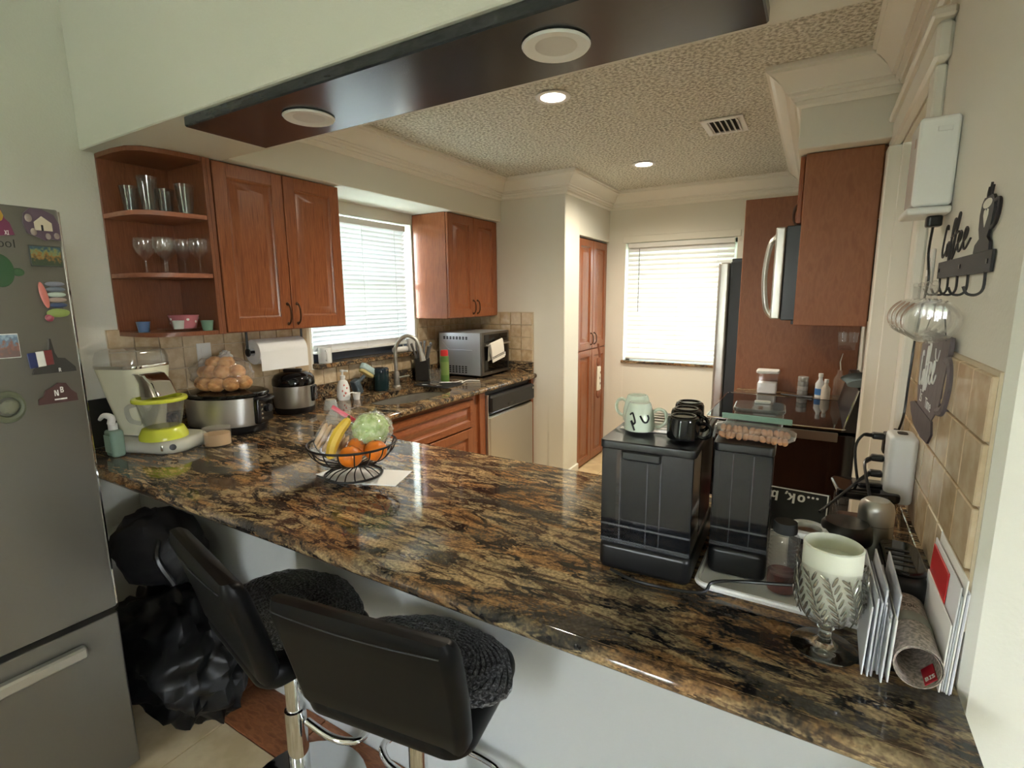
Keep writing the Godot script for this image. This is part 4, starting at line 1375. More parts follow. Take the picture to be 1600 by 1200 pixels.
# =====================================================================
#  left end of the peninsula
# =====================================================================
func build_left_counter() -> void:
	var C := COUNTER
	# green spray bottle
	var s := thing("soap_spray_bottle", "green soap spray bottle with white trigger beside the refrigerator", "spray bottle", Vector3(-2.40, C, -0.905))
	part(s, "bottle", mb().at(0, 0.055, 0).rbox(0.075, 0.11, 0.05, 0.02, 0.012), glass(rgb(148, 178, 162), 0.8, 0.1))
	part(s, "neck", mb().lathe([[0.0, 0.108], [0.016, 0.108], [0.016, 0.135], [0.0, 0.135]], 16), M.white)
	part(s, "trigger_head", mb().tube(smooth_path([Vector3(0.012, 0.135, 0.01), Vector3(0.01, 0.16, 0.005), Vector3(-0.012, 0.170, 0.02), Vector3(-0.030, 0.152, 0.03)], 4), [0.014, 0.014, 0.014, 0.014, 0.014, 0.013, 0.012, 0.011, 0.010, 0.009, 0.008, 0.007, 0.006], 10), M.white)
	part(s, "label_print", mb().at(0.0, 0.055, 0.0256).box(0.055, 0.07, 0.0008, 0.0002), mat(rgb(150, 180, 164), 0.4))
	var cb := thing("black_tray", "thin black tray leaning on the wall behind the green spray bottle", "tray", Vector3(-2.60, C, -0.93))
	part(cb, "board", mb().xf(Transform3D(Basis(Vector3.BACK, 0.10), Vector3(-0.010, 0.105, 0.0))).rbox(0.014, 0.205, 0.15, 0.005, 0.003), M.black)
	# frozen drink maker
	var m := thing("frozen_drink_maker", "cream frozen drink maker with lime ringed blender jar and clear lid", "drink maker", Vector3(-2.435, C, -1.065), 0.35)
	var cream: Material = M.cream
	# base
	part(m, "base", mb().at(0.05, 0.028, 0.02).rbox(0.34, 0.056, 0.235, 0.08, 0.022, 8), mat(rgb(196, 196, 182), 0.3))
	# tower body: tapered, leaning out to the top
	var rs := []
	for q in [[0.06, 0.15, 0.14, 0.02], [0.10, 0.155, 0.145, 0.02], [0.24, 0.19, 0.185, 0.0], [0.345, 0.215, 0.21, -0.015]]:
		var r := PackedVector3Array()
		for p in Mb.rrect(q[1], q[2], 0.05, 6, q[0]):
			r.append(p + Vector3(-0.06 + q[3] * 0.4, 0, 0.0))
		rs.append(r)
	part(m, "tower", mb().loft(rs), cream)
	part(m, "metal_band", mb().at(-0.066, 0.350, 0).rbox(0.220, 0.014, 0.214, 0.05, 0.003, 6), M.chrome)
	var lid := []
	for q in [[0.356, 0.216], [0.385, 0.216], [0.410, 0.20], [0.422, 0.16], [0.426, 0.06], [0.4265, 0.002]]:
		var r := PackedVector3Array()
		for p in Mb.rrect(q[1], q[1] * 0.97, 0.05 * q[1] / 0.216, 6, q[0]):
			r.append(p + Vector3(-0.066, 0, 0))
		lid.append(r)
	part(m, "clear_lid", mb().loft(lid), glass(rgb(180, 184, 184), 0.10))
	# chute over the jar
	var ch := []
	for q in [[Vector3(0.00, 0.330, 0.03), 0.11, 0.06], [Vector3(0.055, 0.320, 0.04), 0.11, 0.065], [Vector3(0.085, 0.285, 0.045), 0.115, 0.07], [Vector3(0.100, 0.235, 0.05), 0.12, 0.085]]:
		var r := PackedVector3Array()
		for p in Mb.rrect(q[2], q[1], 0.022, 4, 0):
			r.append(q[0] + p)
		ch.append(r)
	part(m, "chute", mb().loft(ch), M.chrome)
	# blender jar
	var jc := Vector3(0.105, 0, 0.055)
	part(m, "jar_foot", mb().at(jc.x, 0, jc.z).lathe([[0.0, 0.055], [0.088, 0.055], [0.088, 0.07], [0.075, 0.098], [0.068, 0.102], [0, 0.102]], 32), M.lime)
	part(m, "jar", mb().at(jc.x, 0, jc.z).lathe([[0.0, 0.102], [0.064, 0.102], [0.072, 0.13], [0.088, 0.215], [0.085, 0.215], [0.069, 0.132], [0.060, 0.106], [0, 0.106]], 32), glass(rgb(120, 124, 132), 0.12))
	part(m, "jar_ring", mb().at(jc.x, 0, jc.z).lathe([[0.080, 0.212], [0.098, 0.212], [0.100, 0.218], [0.097, 0.226], [0.080, 0.228], [0.080, 0.212]], 32), M.lime)
	part(m, "jar_handle", mb().tube(smooth_path([Vector3(jc.x - 0.05, 0.205, jc.z + 0.07), Vector3(jc.x - 0.085, 0.19, jc.z + 0.075), Vector3(jc.x - 0.08, 0.14, jc.z + 0.07), Vector3(jc.x - 0.045, 0.125, jc.z + 0.055)], 4), 0.009, 8), glass(rgb(170, 176, 182), 0.15))
	var sw := part(m, "switch_plate", mb().xf(Transform3D(Basis(Vector3.UP, 0.9), Vector3(0.185, 0.030, 0.10))).rbox(0.085, 0.026, 0.014, 0.006, 0.004), M.chrome)
	part(sw, "dial", mb().xf(Transform3D(Basis(Vector3.UP, 0.9) * Basis(Vector3.RIGHT, PI / 2), Vector3(0.190, 0.031, 0.106))).lathe([[0, 0], [0.014, 0], [0.012, 0.012], [0, 0.013]], 18), M.gunmetal)
	# slow cooker
	var sl := thing("slow_cooker", "oval stainless slow cooker with black rim under the bag of rolls", "slow cooker", Vector3(-2.40, C, -1.375), 0.42)
	part(sl, "base_ring", mb().lathe([[0.0, 0], [0.150, 0.0], [0.158, 0.01], [0.165, 0.04], [0.0, 0.04]], 40, 1.12, 0.84), M.black)
	part(sl, "shell", mb().lathe([[0.0, 0.038], [0.163, 0.038], [0.166, 0.055], [0.170, 0.175], [0.0, 0.175]], 40, 1.12, 0.84), M.steel)
	part(sl, "rim", mb().lathe([[0.0, 0.172], [0.172, 0.172], [0.178, 0.180], [0.176, 0.190], [0.160, 0.196], [0.0, 0.198]], 40, 1.12, 0.84), M.black_gloss)
	part(sl, "control_panel", mb().at(0.183, 0.105, 0.0).rbox(0.03, 0.12, 0.12, 0.012, 0.008), M.black_gloss)
	for i in 4:
		part(sl, "button", mb().at(0.197, 0.135 - i * 0.022, 0.035).blob(0.006, 0.007, 0.007, 0, 1, 1, 10, 6), M.chrome)
	part(sl, "dial", mb().xf(Transform3D(Basis(Vector3.FORWARD, PI / 2), Vector3(0.197, 0.11, -0.015))).lathe([[0, 0], [0.02, 0], [0.018, 0.014], [0, 0.015]], 18), M.gunmetal)
	for sx in [1, -1]:
		part(sl, "handle", mb().tube(smooth_path([Vector3(sx * 0.17, 0.165, -0.05), Vector3(sx * 0.215, 0.16, -0.03), Vector3(sx * 0.215, 0.16, 0.03), Vector3(sx * 0.17, 0.165, 0.05)], 4), 0.009, 8), M.black)
	# bag of rolls
	var rb := thing("bag_of_rolls", "clear plastic bag of round bread rolls lying on the slow cooker", "bag of rolls", Vector3(-2.405, C + 0.197, -1.375), 0.42)
	var crust := tri(mat(Color.WHITE, 0.6), Vector3(6, 6, 6), false)
	crust.albedo_texture = noise_tex(128, 128, 0.03, 3, [rgb(166, 108, 58), rgb(204, 150, 92), rgb(222, 178, 124)], [0.2, 0.55, 0.85], 61)
	var rng := RandomNumberGenerator.new()
	rng.seed = 3
	for q in [[-0.095, 0.038, 0.020], [-0.045, 0.036, 0.060], [0.012, 0.035, 0.068], [0.068, 0.036, 0.050], [0.103, 0.040, 0.010], [-0.06, 0.036, -0.03], [0.0, 0.036, -0.01], [0.06, 0.036, -0.03], [-0.072, 0.086, 0.016], [-0.026, 0.090, 0.046], [0.030, 0.090, 0.044], [0.078, 0.090, 0.012], [-0.025, 0.086, -0.02], [0.035, 0.086, -0.03], [-0.030, 0.128, 0.012], [0.028, 0.128, 0.010]]:
		part(rb, "roll", mb().xf(Transform3D(Basis(Vector3.UP, rng.randf() * 3.0) * Basis(Vector3.RIGHT, rng.randf_range(-0.4, 0.4)), Vector3(q[0], q[1], q[2]))).blob(0.042, 0.033, 0.036, 0.10, rng.randi() % 50, 1.5, 18, 10), crust)
	part(rb, "plastic", mb().at(0.002, 0.080, 0.014).blob(0.148, 0.084, 0.104, 0.14, 8, 2.6, 44, 28), M.bag, 60.0)
	part(rb, "bag_knot", mb().at(0.02, 0.165, 0.0).blob(0.028, 0.022, 0.022, 0.5, 4, 3.0, 22, 14), glass(rgb(240, 242, 242), 0.3, 0.1), 60.0)
	# storage jar with powder
	var j := thing("powder_jar", "low clear jar of beige powder in front of the slow cooker", "jar", Vector3(-2.185, C, -1.195))
	part(j, "glass", mb().lathe([[0.0, 0], [0.052, 0], [0.055, 0.006], [0.055, 0.075], [0.052, 0.075], [0.051, 0.007], [0, 0.007]], 30), M.clear)
	part(j, "powder", mb().lathe([[0.0, 0.008], [0.0505, 0.008], [0.0505, 0.055], [0.0, 0.057]], 30), mat(rgb(206, 172, 128), 0.9))
	part(j, "lid", mb().lathe([[0.0, 0.076], [0.055, 0.076], [0.056, 0.080], [0.0, 0.082]], 30), glass(rgb(230, 226, 214), 0.15))
	# rice cooker
	var rc := thing("rice_cooker", "round rice cooker with black lid and steel body on the worktop", "rice cooker", Vector3(-2.475, C, -1.80), 0.6)
	part(rc, "base", mb().lathe([[0.0, 0], [0.098, 0.0], [0.104, 0.008], [0.106, 0.035], [0, 0.035]], 36), M.black)
	part(rc, "body", mb().lathe([[0.0, 0.034], [0.105, 0.034], [0.108, 0.06], [0.108, 0.155], [0, 0.155]], 36), M.steel)
	part(rc, "lid", mb().lathe([[0.0, 0.154], [0.110, 0.154], [0.112, 0.165], [0.110, 0.19], [0.095, 0.212], [0.06, 0.226], [0.0, 0.230]], 36), M.black_gloss)
	part(rc, "lid_handle", mb().at(0.0, 0.233, 0).rbox(0.10, 0.016, 0.04, 0.015, 0.006), M.black)
	part(rc, "control_panel", mb().at(0.105, 0.105, 0.0).rbox(0.022, 0.085, 0.075, 0.01, 0.006), M.black_gloss)


func build_shelf_things() -> void:
	# tumblers on the upper level
	var y := 1.372 + 0.498 + 0.018
	var smoked := glass(rgb(70, 80, 78), 0.14)
	var n := 0
	for q in [[-2.575, -1.150, 0.118], [-2.475, -1.175, 0.150], [-2.52, -1.262, 0.118], [-2.40, -1.285, 0.128]]:
		solo("tall_tumbler", ["short tumbler at the open end of the top shelf", "tallest tumbler in the middle of the top shelf", "tumbler at the back of the top shelf behind the tallest one", "tumbler on the top shelf beside the cabinet side"][n], "glass", mb().at(q[0], y, q[1]).lathe(glass_profile(0.026, 0.039, q[2]), 26), smoked, "tumblers on the top shelf")
		n += 1
	# stemmed glasses on the middle level
	var wine := mb().lathe([[0.0, 0.0], [0.032, 0.0], [0.031, 0.003], [0.006, 0.007], [0.004, 0.012], [0.004, 0.060], [0.012, 0.066], [0.034, 0.090], [0.042, 0.115], [0.039, 0.150], [0.0375, 0.150], [0.040, 0.115], [0.032, 0.092], [0.0, 0.068]], 26).mesh()
	y = 1.372 + 0.249 + 0.018
	n = 0
	for q in [[-2.52, -1.155], [-2.425, -1.185], [-2.53, -1.245], [-2.44, -1.275], [-2.365, -1.30]]:
		var o := inst(self, numbered("wine_glass"), wine, M.clear, Transform3D(Basis(), Vector3(q[0], y, q[1])))
		tag(o, "clear stemmed wine glass on the middle open shelf", "wine glass", "wine glasses on the middle shelf")
		n += 1
	# bowls and little cups on the lower level
	y = 1.372 + 0.018
	var pk := thing("pink_bowl", "pink polka dot bowl on the lowest open shelf", "bowl", Vector3(-2.425, y + 0.012, -1.235))
	part(pk, "bowl", mb().lathe([[0.0, 0], [0.045, 0], [0.060, 0.058], [0.057, 0.058], [0.043, 0.004], [0, 0.004]], 30), mat(rgb(196, 120, 130), 0.3))
	for a in [[0.2, 0.04], [0.9, 0.022], [1.5, 0.042], [-0.5, 0.03], [-1.0, 0.045], [2.1, 0.025]]:
		var rr: float = 0.0455 + 0.015 * a[1] / 0.058
		part(pk, "dot", mb().xf(Transform3D(Basis(Vector3.UP, -a[0]), Vector3(cos(a[0]) * rr, a[1], sin(a[0]) * rr))).blob(0.0012, 0.006, 0.006, 0, 1, 1, 12, 8), M.white)
	solo("glass_plate", "shallow glass plate under the pink bowl on the lowest shelf", "plate", mb().at(-2.43, y, -1.215).lathe([[0.0, 0], [0.05, 0], [0.085, 0.012], [0.084, 0.015], [0.049, 0.0035], [0, 0.0035]], 32), M.crystal)
	var cup_p := [[0.0, 0], [0.020, 0], [0.026, 0.045], [0.0235, 0.045], [0.018, 0.004], [0, 0.004]]
	solo("small_cup", "small blue cup on the lowest shelf near the wall end", "cup", mb().at(-2.50, y, -1.105).lathe(cup_p, 22), mat(rgb(86, 112, 152), 0.3), "little cups on the lowest shelf")
	solo("small_cup", "small pale patterned cup in front of the pink bowl", "cup", mb().at(-2.365, y + 0.013, -1.180).lathe([[0.0, 0], [0.018, 0], [0.023, 0.036], [0.021, 0.036], [0.016, 0.004], [0, 0.004]], 22), mat(rgb(196, 204, 198), 0.3), "little cups on the lowest shelf")
	solo("small_cup", "small green and white cup beside the cabinet on the lowest shelf", "cup", mb().at(-2.36, y, -1.30).lathe(cup_p, 22), mat(rgb(120, 158, 138), 0.3), "little cups on the lowest shelf")


# =====================================================================
#  fruit basket
# =====================================================================
func build_fruit() -> void:
	var C := COUNTER
	var c := Vector3(-1.365, C, -1.205)
	var wire := mat(rgb(22, 20, 20), 0.35)
	# papers under the basket
	var pp := solo("paper_note", "white folded letter under the wire fruit basket", "paper", mb().xf(Transform3D(Basis(Vector3.UP, 0.35), Vector3(-1.29, C + 0.002, -1.235))).box(0.21, 0.003, 0.15, 0.0005), M.paper, "papers under the fruit basket")
	pp.position.y += 0.0
	solo("paper_note", "second white sheet lying askew under the fruit basket", "paper", mb().xf(Transform3D(Basis(Vector3.UP, -0.1), Vector3(-1.40, C + 0.0045, -1.20))).box(0.17, 0.0015, 0.13, 0.0004), M.paper, "papers under the fruit basket")
	var b := thing("fruit_basket", "black wire fruit basket on a round wire foot", "basket", c + Vector3(0, 0.006, 0))
	var ringp := func(r: float, y: float) -> Array:
		var o := []
		for j in 40:
			o.append(Vector3(cos(TAU * j / 40) * r, y, sin(TAU * j / 40) * r))
		return o
	part(b, "rim", mb().tube(ringp.call(0.150, 0.118), 0.0042, 8, true), wire)
	part(b, "foot_ring", mb().tube(ringp.call(0.098, 0.005), 0.0042, 8, true), wire)
	part(b, "waist_ring", mb().tube(ringp.call(0.03, 0.037), 0.003, 8, true), wire)
	for j in 18:
		var an := TAU * j / 18
		var e := Vector3(cos(an), 0, sin(an))
		var f := Vector3(cos(an + 0.35), 0, sin(an + 0.35))
		part(b, "rib", mb().tube(smooth_path([e * 0.150 + Vector3.UP * 0.118, e * 0.135 + Vector3.UP * 0.085, e * 0.098 + Vector3.UP * 0.055, e * 0.03 + Vector3.UP * 0.040], 4), 0.0024, 6), wire)
		part(b, "foot_rib", mb().tube(smooth_path([e * 0.03 + Vector3.UP * 0.036, f * 0.07 + Vector3.UP * 0.026, f * 0.098 + Vector3.UP * 0.006], 4), 0.0022, 6), wire)
	# oranges
	var peel := mat(rgb(228, 124, 30), 0.4)
	peel.normal_enabled = true
	peel.normal_texture = noise_tex(256, 256, 0.12, 2, [], [], 44, 3.0)
	peel.normal_scale = 0.4
	tri(peel, Vector3(8, 8, 8), false)
	var n := 0
	for q in [[0.048, 0.088, 0.052], [0.082, 0.093, -0.030], [0.008, 0.097, -0.022]]:
		var o := thing("orange", ["orange resting lowest in the basket beside the banana tip", "orange under the wrapped lettuce in the basket", "orange at the middle of the basket between fruit and lettuce"][n], "orange", c + Vector3(q[0], q[1] + 0.006, q[2]), 0.0, "oranges in the fruit basket")
		part(o, "fruit", mb().blob(0.039, 0.036, 0.039, 0.02, n + 1, 1.0, 28, 18), peel)
		part(o, "stem_button", mb().at(0, 0.0355, 0).blob(0.004, 0.002, 0.004, 0.2, 1, 2, 8, 6), mat(rgb(96, 110, 50), 0.7))
		n += 1
	# banana standing
	var bn := thing("banana", "yellow banana standing upright between breadsticks and oranges", "banana", c)
	var bp := smooth_path([Vector3(-0.028, 0.080, 0.072), Vector3(-0.030, 0.10, 0.068), Vector3(-0.030, 0.135, 0.052), Vector3(-0.022, 0.172, 0.030), Vector3(-0.008, 0.200, 0.010), Vector3(-0.004, 0.212, 0.004)], 4)
	var br := []
	for i in bp.size():
		var f := float(i) / (bp.size() - 1)
		br.append(0.006 + 0.013 * pow(sin(clampf(f * 1.04 + 0.02, 0.0, 1.0) * PI), 0.5))
	part(bn, "peel", mb().tube(bp, br, 7), mat(rgb(226, 186, 62), 0.45), 25.0)
	part(bn, "tip", mb().at(-0.004, 0.215, 0.003).blob(0.006, 0.007, 0.006, 0.1, 1, 1, 10, 6), mat(rgb(96, 84, 40), 0.7))
	# breadsticks in a zip bag
	var zb := thing("bag_of_breadsticks", "clear zip bag of pale breadsticks with a red closure in the basket", "bag of bread", c + Vector3(-0.105, 0.075, 0.035), 0.3)
	var stick := mat(rgb(214, 178, 130), 0.7)
	var tiltb := Basis(Vector3.BACK, -0.5) * Basis(Vector3.RIGHT, -0.2)
	for i in 6:
		var x := -0.048 + i * 0.019
		part(zb, "breadstick", mb().xf(Transform3D(tiltb, Vector3.ZERO)).tube([Vector3(x, 0.002 * (i % 3), 0.0), Vector3(x, 0.012, 0.007 * (i % 2)), Vector3(x + 0.002, 0.05, 0.007 * (i % 2)), Vector3(x, 0.092, 0.007 * (i % 2)), Vector3(x, 0.100 + 0.004 * (i % 2), 0.0)], [0.003, 0.0078, 0.0082, 0.0078, 0.003], 10), stick)
	var bagr := []
	for q in [[-0.012, 0.112, 0.030], [0.02, 0.128, 0.040], [0.08, 0.126, 0.036], [0.12, 0.120, 0.018], [0.165, 0.118, 0.003]]:
		bagr.append(Mb.rrect(q[1], q[2], q[2] * 0.45, 4, q[0]))
	part(zb, "plastic", mb().xf(Transform3D(tiltb, Vector3.ZERO)).loft(bagr), M.bag)
	part(zb, "red_closure", mb().xf(Transform3D(tiltb, tiltb * Vector3(0, 0.160, 0))).box(0.120, 0.016, 0.005, 0.001), mat(rgb(200, 50, 70), 0.35))
	# lettuce in film
	var lt := thing("lettuce", "pale green head of lettuce wrapped in clear film on the oranges", "lettuce", c + Vector3(0.032, 0.163, -0.060), 0.0)
	var lf := tri(mat(Color.WHITE, 0.5), Vector3(7, 7, 7), false)
	lf.albedo_texture = noise_tex(256, 256, 0.02, 4, [rgb(150, 178, 96), rgb(186, 208, 136), rgb(218, 228, 182)], [0.25, 0.55, 0.85], 71, 0.0, 25.0)
	part(lt, "head", mb().blob(0.063, 0.050, 0.058, 0.22, 12, 2.2, 36, 22), lf, 60.0)
	for i in 5:
		var an := i * 1.26
		part(lt, "leaf", mb().xf(Transform3D(Basis(Vector3.UP, -an) * Basis(Vector3.BACK, 0.3), Vector3(cos(an) * 0.030, 0.004, sin(an) * 0.028))).blob(0.034, 0.046, 0.042, 0.25, 30 + i, 2.6, 22, 14), lf, 60.0)
	part(lt, "film", mb().blob(0.078, 0.058, 0.073, 0.25, 15, 3.0, 34, 20), M.bag, 60.0)


# =====================================================================
#  coffee corner
# =====================================================================
func cup_upside_down(label: String, p: Vector3, turn: float, m: Material, group: String, r := 0.034, h := 0.064, bell := true) -> Node3D:
	var c := thing("coffee_cup", label, "cup", p, turn, group)
	var prof: Array
	if bell:
		prof = [[r * 0.92, 0.004], [r, 0.0], [r * 1.02, 0.006], [r * 1.0, h * 0.45], [r * 0.92, h * 0.62], [r * 0.78, h * 0.9], [r * 0.74, h * 0.95], [r * 0.70, h], [r * 0.62, h], [r * 0.58, h * 0.96], [0.0, h * 0.95], [0.0, h * 0.88], [r * 0.70, h * 0.86], [r * 0.90, h * 0.42], [r * 0.92, 0.004]]
	else:
		prof = [[r * 0.92, 0.004], [r, 0.0], [r * 1.02, 0.006], [r * 1.0, h * 0.80], [r * 0.93, h * 0.92], [r * 0.80, h * 0.95], [r * 0.78, h], [r * 0.68, h], [r * 0.64, h * 0.95], [0.0, h * 0.94], [0.0, h * 0.88], [r * 0.88, h * 0.86], [r * 0.92, h * 0.4], [r * 0.92, 0.004]]
	part(c, "cup", mb().lathe(prof, 30), m)
	var hp := smooth_path([Vector3(r * 0.97, h * 0.16, 0), Vector3(r * 1.35, h * 0.10, 0), Vector3(r * 1.75, h * 0.30, 0), Vector3(r * 1.72, h * 0.62, 0), Vector3(r * 1.3, h * 0.76, 0), Vector3(r * 0.90, h * 0.66, 0)], 5)
	part(c, "handle", mb().tube(hp, r * 0.12, 8), m)
	return c


func coffee_machine(label: String, p: Vector3, turn: float, w: float, d: float, h: float, wide: bool) -> Node3D:
	# local x across, z towards the viewer (tank side), y up
	var t := thing("coffee_machine", label, "coffee machine", p, turn)
	part(t, "base", mb().at(0, 0.032, 0).rbox(w, 0.064, d, 0.018, 0.012), M.black)
	part(t, "body", mb().at(0, 0.064 + (h - 0.084) / 2, -d * 0.18).rbox(w * 0.93, h - 0.084, d * 0.58, 0.015, 0.004), M.black)
	# water tank in front of the body, resting on the base
	var tw := w * 0.965
	var td := d * 0.30
	var tz := d * 0.5 - td / 2 - 0.006
	var th := h - 0.084
	var tank := mb()
	var wall := 0.003
	tank.at(0, 0.064 + th / 2, tz + td / 2 - wall / 2).box(tw, th, wall, 0.001)
	tank.at(-tw / 2 + wall / 2, 0.064 + th / 2, tz).box(wall, th, td, 0.001)
	tank.at(tw / 2 - wall / 2, 0.064 + th / 2, tz).box(wall, th, td, 0.001)
	tank.at(0, 0.064 + wall / 2, tz).box(tw, wall, td, 0.001)
	var tk := part(t, "water_tank", tank, M.smoke)
	var ridge := mb()
	for x in ([-0.27, 0.02, 0.16] if wide else [-0.16, 0.18]):
		ridge.at(x * w, 0.064 + th / 2, tz + td / 2 + 0.0008).box(0.003, th * 0.97, 0.004, 0.001)
	part(tk, "tank_rib", ridge, glass(rgb(120, 124, 134), 0.3))
	part(tk, "tank_lip", mb().at(0, 0.064 + th * 0.20, tz + td / 2 + 0.001).box(tw, 0.004, 0.005, 0.001), glass(rgb(150, 154, 162), 0.4))
	part(tk, "tank_foot", mb().at(0, 0.070, tz + td / 2 + 0.001).box(tw, 0.010, 0.006, 0.002), glass(rgb(110, 114, 122), 0.4))
	part(t, "lid", mb().at(0, h - 0.010, 0.004).rbox(w * 1.01, 0.020, d * 0.98, 0.014, 0.004), M.black)
	if wide:
		part(t, "lid_lip", mb().at(-0.01, h - 0.030, d * 0.5 - 0.004).box(w * 0.42, 0.022, 0.012, 0.004), M.black)
		part(t, "cup_grid", mb().at(0, h + 0.0015, -d * 0.12).box(w * 0.88, 0.003, d * 0.62, 0.001), M.steel)
		for i in 7:
			part(t, "grid_bar", mb().at(0, h + 0.004, -d * 0.38 + i * d * 0.085).box(w * 0.86, 0.003, 0.006, 0.001), M.chrome)
	else:
		part(t, "window", mb().at(-0.004, h * 0.50, tz + td / 2 - 0.010).box(w * 0.34, h * 0.46, 0.004, 0.002), M.black_gloss)
	return t


func build_coffee_corner() -> void:
	var C := COUNTER
	var m1 := coffee_machine("wide black coffee machine with clear water tank and cups on top", Vector3(-0.297, C, -1.225), 0.06, 0.205, 0.34, 0.306, true)
	m1.rotation.y = 0.03
	# tray
	var tr := thing("serving_tray", "white serving tray under the narrow coffee machine and bottles", "tray", Vector3(0.01, C, -1.235), 0.0)
	part(tr, "floor_plate", mb().at(0, 0.006, 0).rbox(0.37, 0.012, 0.33, 0.02, 0.004), M.white)
	var lip := []
	for p in Mb.rrect(0.376, 0.336, 0.022, 5, 0.013):
		lip.append(p)
	part(tr, "rim", mb().tube(lip, 0.006, 8, true), M.white)
	coffee_machine("narrow black coffee machine with dark water tank on the white tray", Vector3(-0.113, C + 0.012, -1.275), 0.03, 0.118, 0.29, 0.300, false)
	# cups on the wide machine
	var ty := C + 0.306 + 0.0065
	var cw := cup_upside_down("cream coffee cup with black brush script on the wide coffee machine", Vector3(-0.337, ty, -1.155), 0.35, M.mint, "cream cups on the coffee machine")
	for st in [[Vector3(-0.75, 0.036, 0), Vector3(-0.62, 0.040, 0), Vector3(-0.48, 0.032, 0), Vector3(-0.40, 0.022, 0), Vector3(-0.5, 0.018, 0), Vector3(-0.62, 0.024, 0), Vector3(-0.42, 0.004, 0)], [Vector3(-0.15, 0.036, 0), Vector3(0.02, 0.024, 0), Vector3(0.2, 0.022, 0), Vector3(0.32, 0.030, 0), Vector3(0.28, 0.037, 0)]]:
		var pts := []
		for q in st:
			var an: float = 1.41 - q.x * 1.25
			var yy: float = q.y * 1.08
			var rr: float = 0.0352 if yy < 0.029 else lerpf(0.0352, 0.0312, (yy - 0.029) / 0.012)
			pts.append(Vector3(cos(an) * rr, yy, sin(an) * rr))
		part(cw, "script_mark", mb().tube(smooth_path(pts, 5), 0.0022, 6), M.black)
	cup_upside_down("plain cream coffee cup behind the one with black script", Vector3(-0.368, ty, -1.240), 2.9, M.mint, "cream cups on the coffee machine")
	var k := 0
	for q in [[-0.232, -1.130, -0.2], [-0.243, -1.210, -0.5], [-0.252, -1.290, -0.9]]:
		cup_upside_down(["upside-down black coffee cup beside the nut bag, first of its row", "upside-down black coffee cup, middle one of its row of three", "upside-down black coffee cup, last of its row before the range"][k], Vector3(q[0], ty, q[1]), q[2], M.black_gloss, "black cups on the coffee machine", 0.034, 0.050, false)
		k += 1
	# food container and nut bag on the narrow machine
	var ny := C + 0.012 + 0.300
	var fc := thing("food_container", "flat clear food container with clip lid on the narrow machine", "food container", Vector3(-0.100, ny, -1.345), 0.05)
	part(fc, "box", mb().at(0, 0.018, 0).rbox(0.105, 0.036, 0.105, 0.02, 0.006), glass(rgb(150, 156, 158), 0.3, 0.08))
	part(fc, "lid", mb().at(0, 0.040, 0).rbox(0.112, 0.010, 0.112, 0.022, 0.004), glass(rgb(110, 116, 120), 0.5, 0.08))
	part(fc, "clip", mb().at(0.005, 0.048, -0.030).rbox(0.036, 0.006, 0.018, 0.006, 0.002), M.white)
	var nb := thing("bag_of_nuts", "clear zip bag of brown nuts lying across the narrow coffee machine", "bag of nuts", Vector3(-0.100, ny, -1.185), -0.06)
	var nutm := mat(rgb(172, 122, 84), 0.6)
	var rng := RandomNumberGenerator.new()
	rng.seed = 19
	for i in 34:
		var x := -0.055 + 0.125 * ((i % 12) / 11.0)
		var row := i / 12
		part(nb, "nut", mb().xf(Transform3D(Basis(Vector3.UP, rng.randf() * 3.0) * Basis(Vector3.BACK, rng.randf() * 2.0), Vector3(x + rng.randf_range(-0.003, 0.003), 0.010 + (0.010 if row == 1 else 0.0), 0.026 - row * 0.018 + rng.randf_range(-0.003, 0.003)))).blob(0.009, 0.0065, 0.0065, 0.05, i, 1.0, 10, 7), nutm)
	var br := []
	for q in [[-0.072, 0.022, 0.050], [-0.05, 0.034, 0.066], [0.02, 0.036, 0.068], [0.07, 0.032, 0.062], [0.084, 0.012, 0.05]]:
		var ring := PackedVector3Array()
		for j in 16:
			var an := TAU * j / 16
			ring.append(Vector3(q[0], 0.018 + cos(an) * q[1] * 0.5, 0.006 + sin(an) * q[2] * 0.5))
		br.append(ring)
	part(nb, "plastic", mb().loft(br), M.bag)
	part(nb, "green_closure", mb().xf(Transform3D(Basis(Vector3.RIGHT, 0.5), Vector3(0.004, 0.042, -0.020))).box(0.140, 0.016, 0.003, 0.001), glass(rgb(150, 186, 168), 0.6, 0.15))
	# honey bottle
	var hb := thing("honey_bottle", "ribbed clear honey bottle with black cap on the tray", "bottle", Vector3(-0.020, C + 0.012, -1.128))
	var prof := [[0.0, 0.0], [0.026, 0.0], [0.029, 0.006], [0.029, 0.04]]
	for i in 8:
		prof.append([0.0275, 0.046 + i * 0.009])
		prof.append([0.0295, 0.0505 + i * 0.009])
	prof.append_array([[0.028, 0.122], [0.021, 0.130], [0.020, 0.134], [0.0, 0.134]])
	part(hb, "bottle", mb().lathe(prof, 28), glass(rgb(200, 202, 198), 0.06, 0.03))
	part(hb, "honey", mb().lathe([[0.0, 0.003], [0.0255, 0.003], [0.027, 0.007], [0.027, 0.042], [0.0, 0.042]], 28), glass(rgb(96, 24, 14), 0.75, 0.05))
	part(hb, "cap", mb().lathe([[0.0, 0.130], [0.022, 0.130], [0.0225, 0.134], [0.021, 0.152], [0.0, 0.153]], 26), M.black_matte)
	# jar with white clamp rim
	var rj := thing("clamp_jar", "glass jar of dark coffee with white rimmed clear lid on the tray", "jar", Vector3(0.020, C + 0.012, -1.225))
	part(rj, "glass", mb().lathe([[0.0, 0], [0.036, 0], [0.038, 0.005], [0.038, 0.095], [0.035, 0.095], [0.034, 0.006], [0, 0.006]], 28), M.clear)
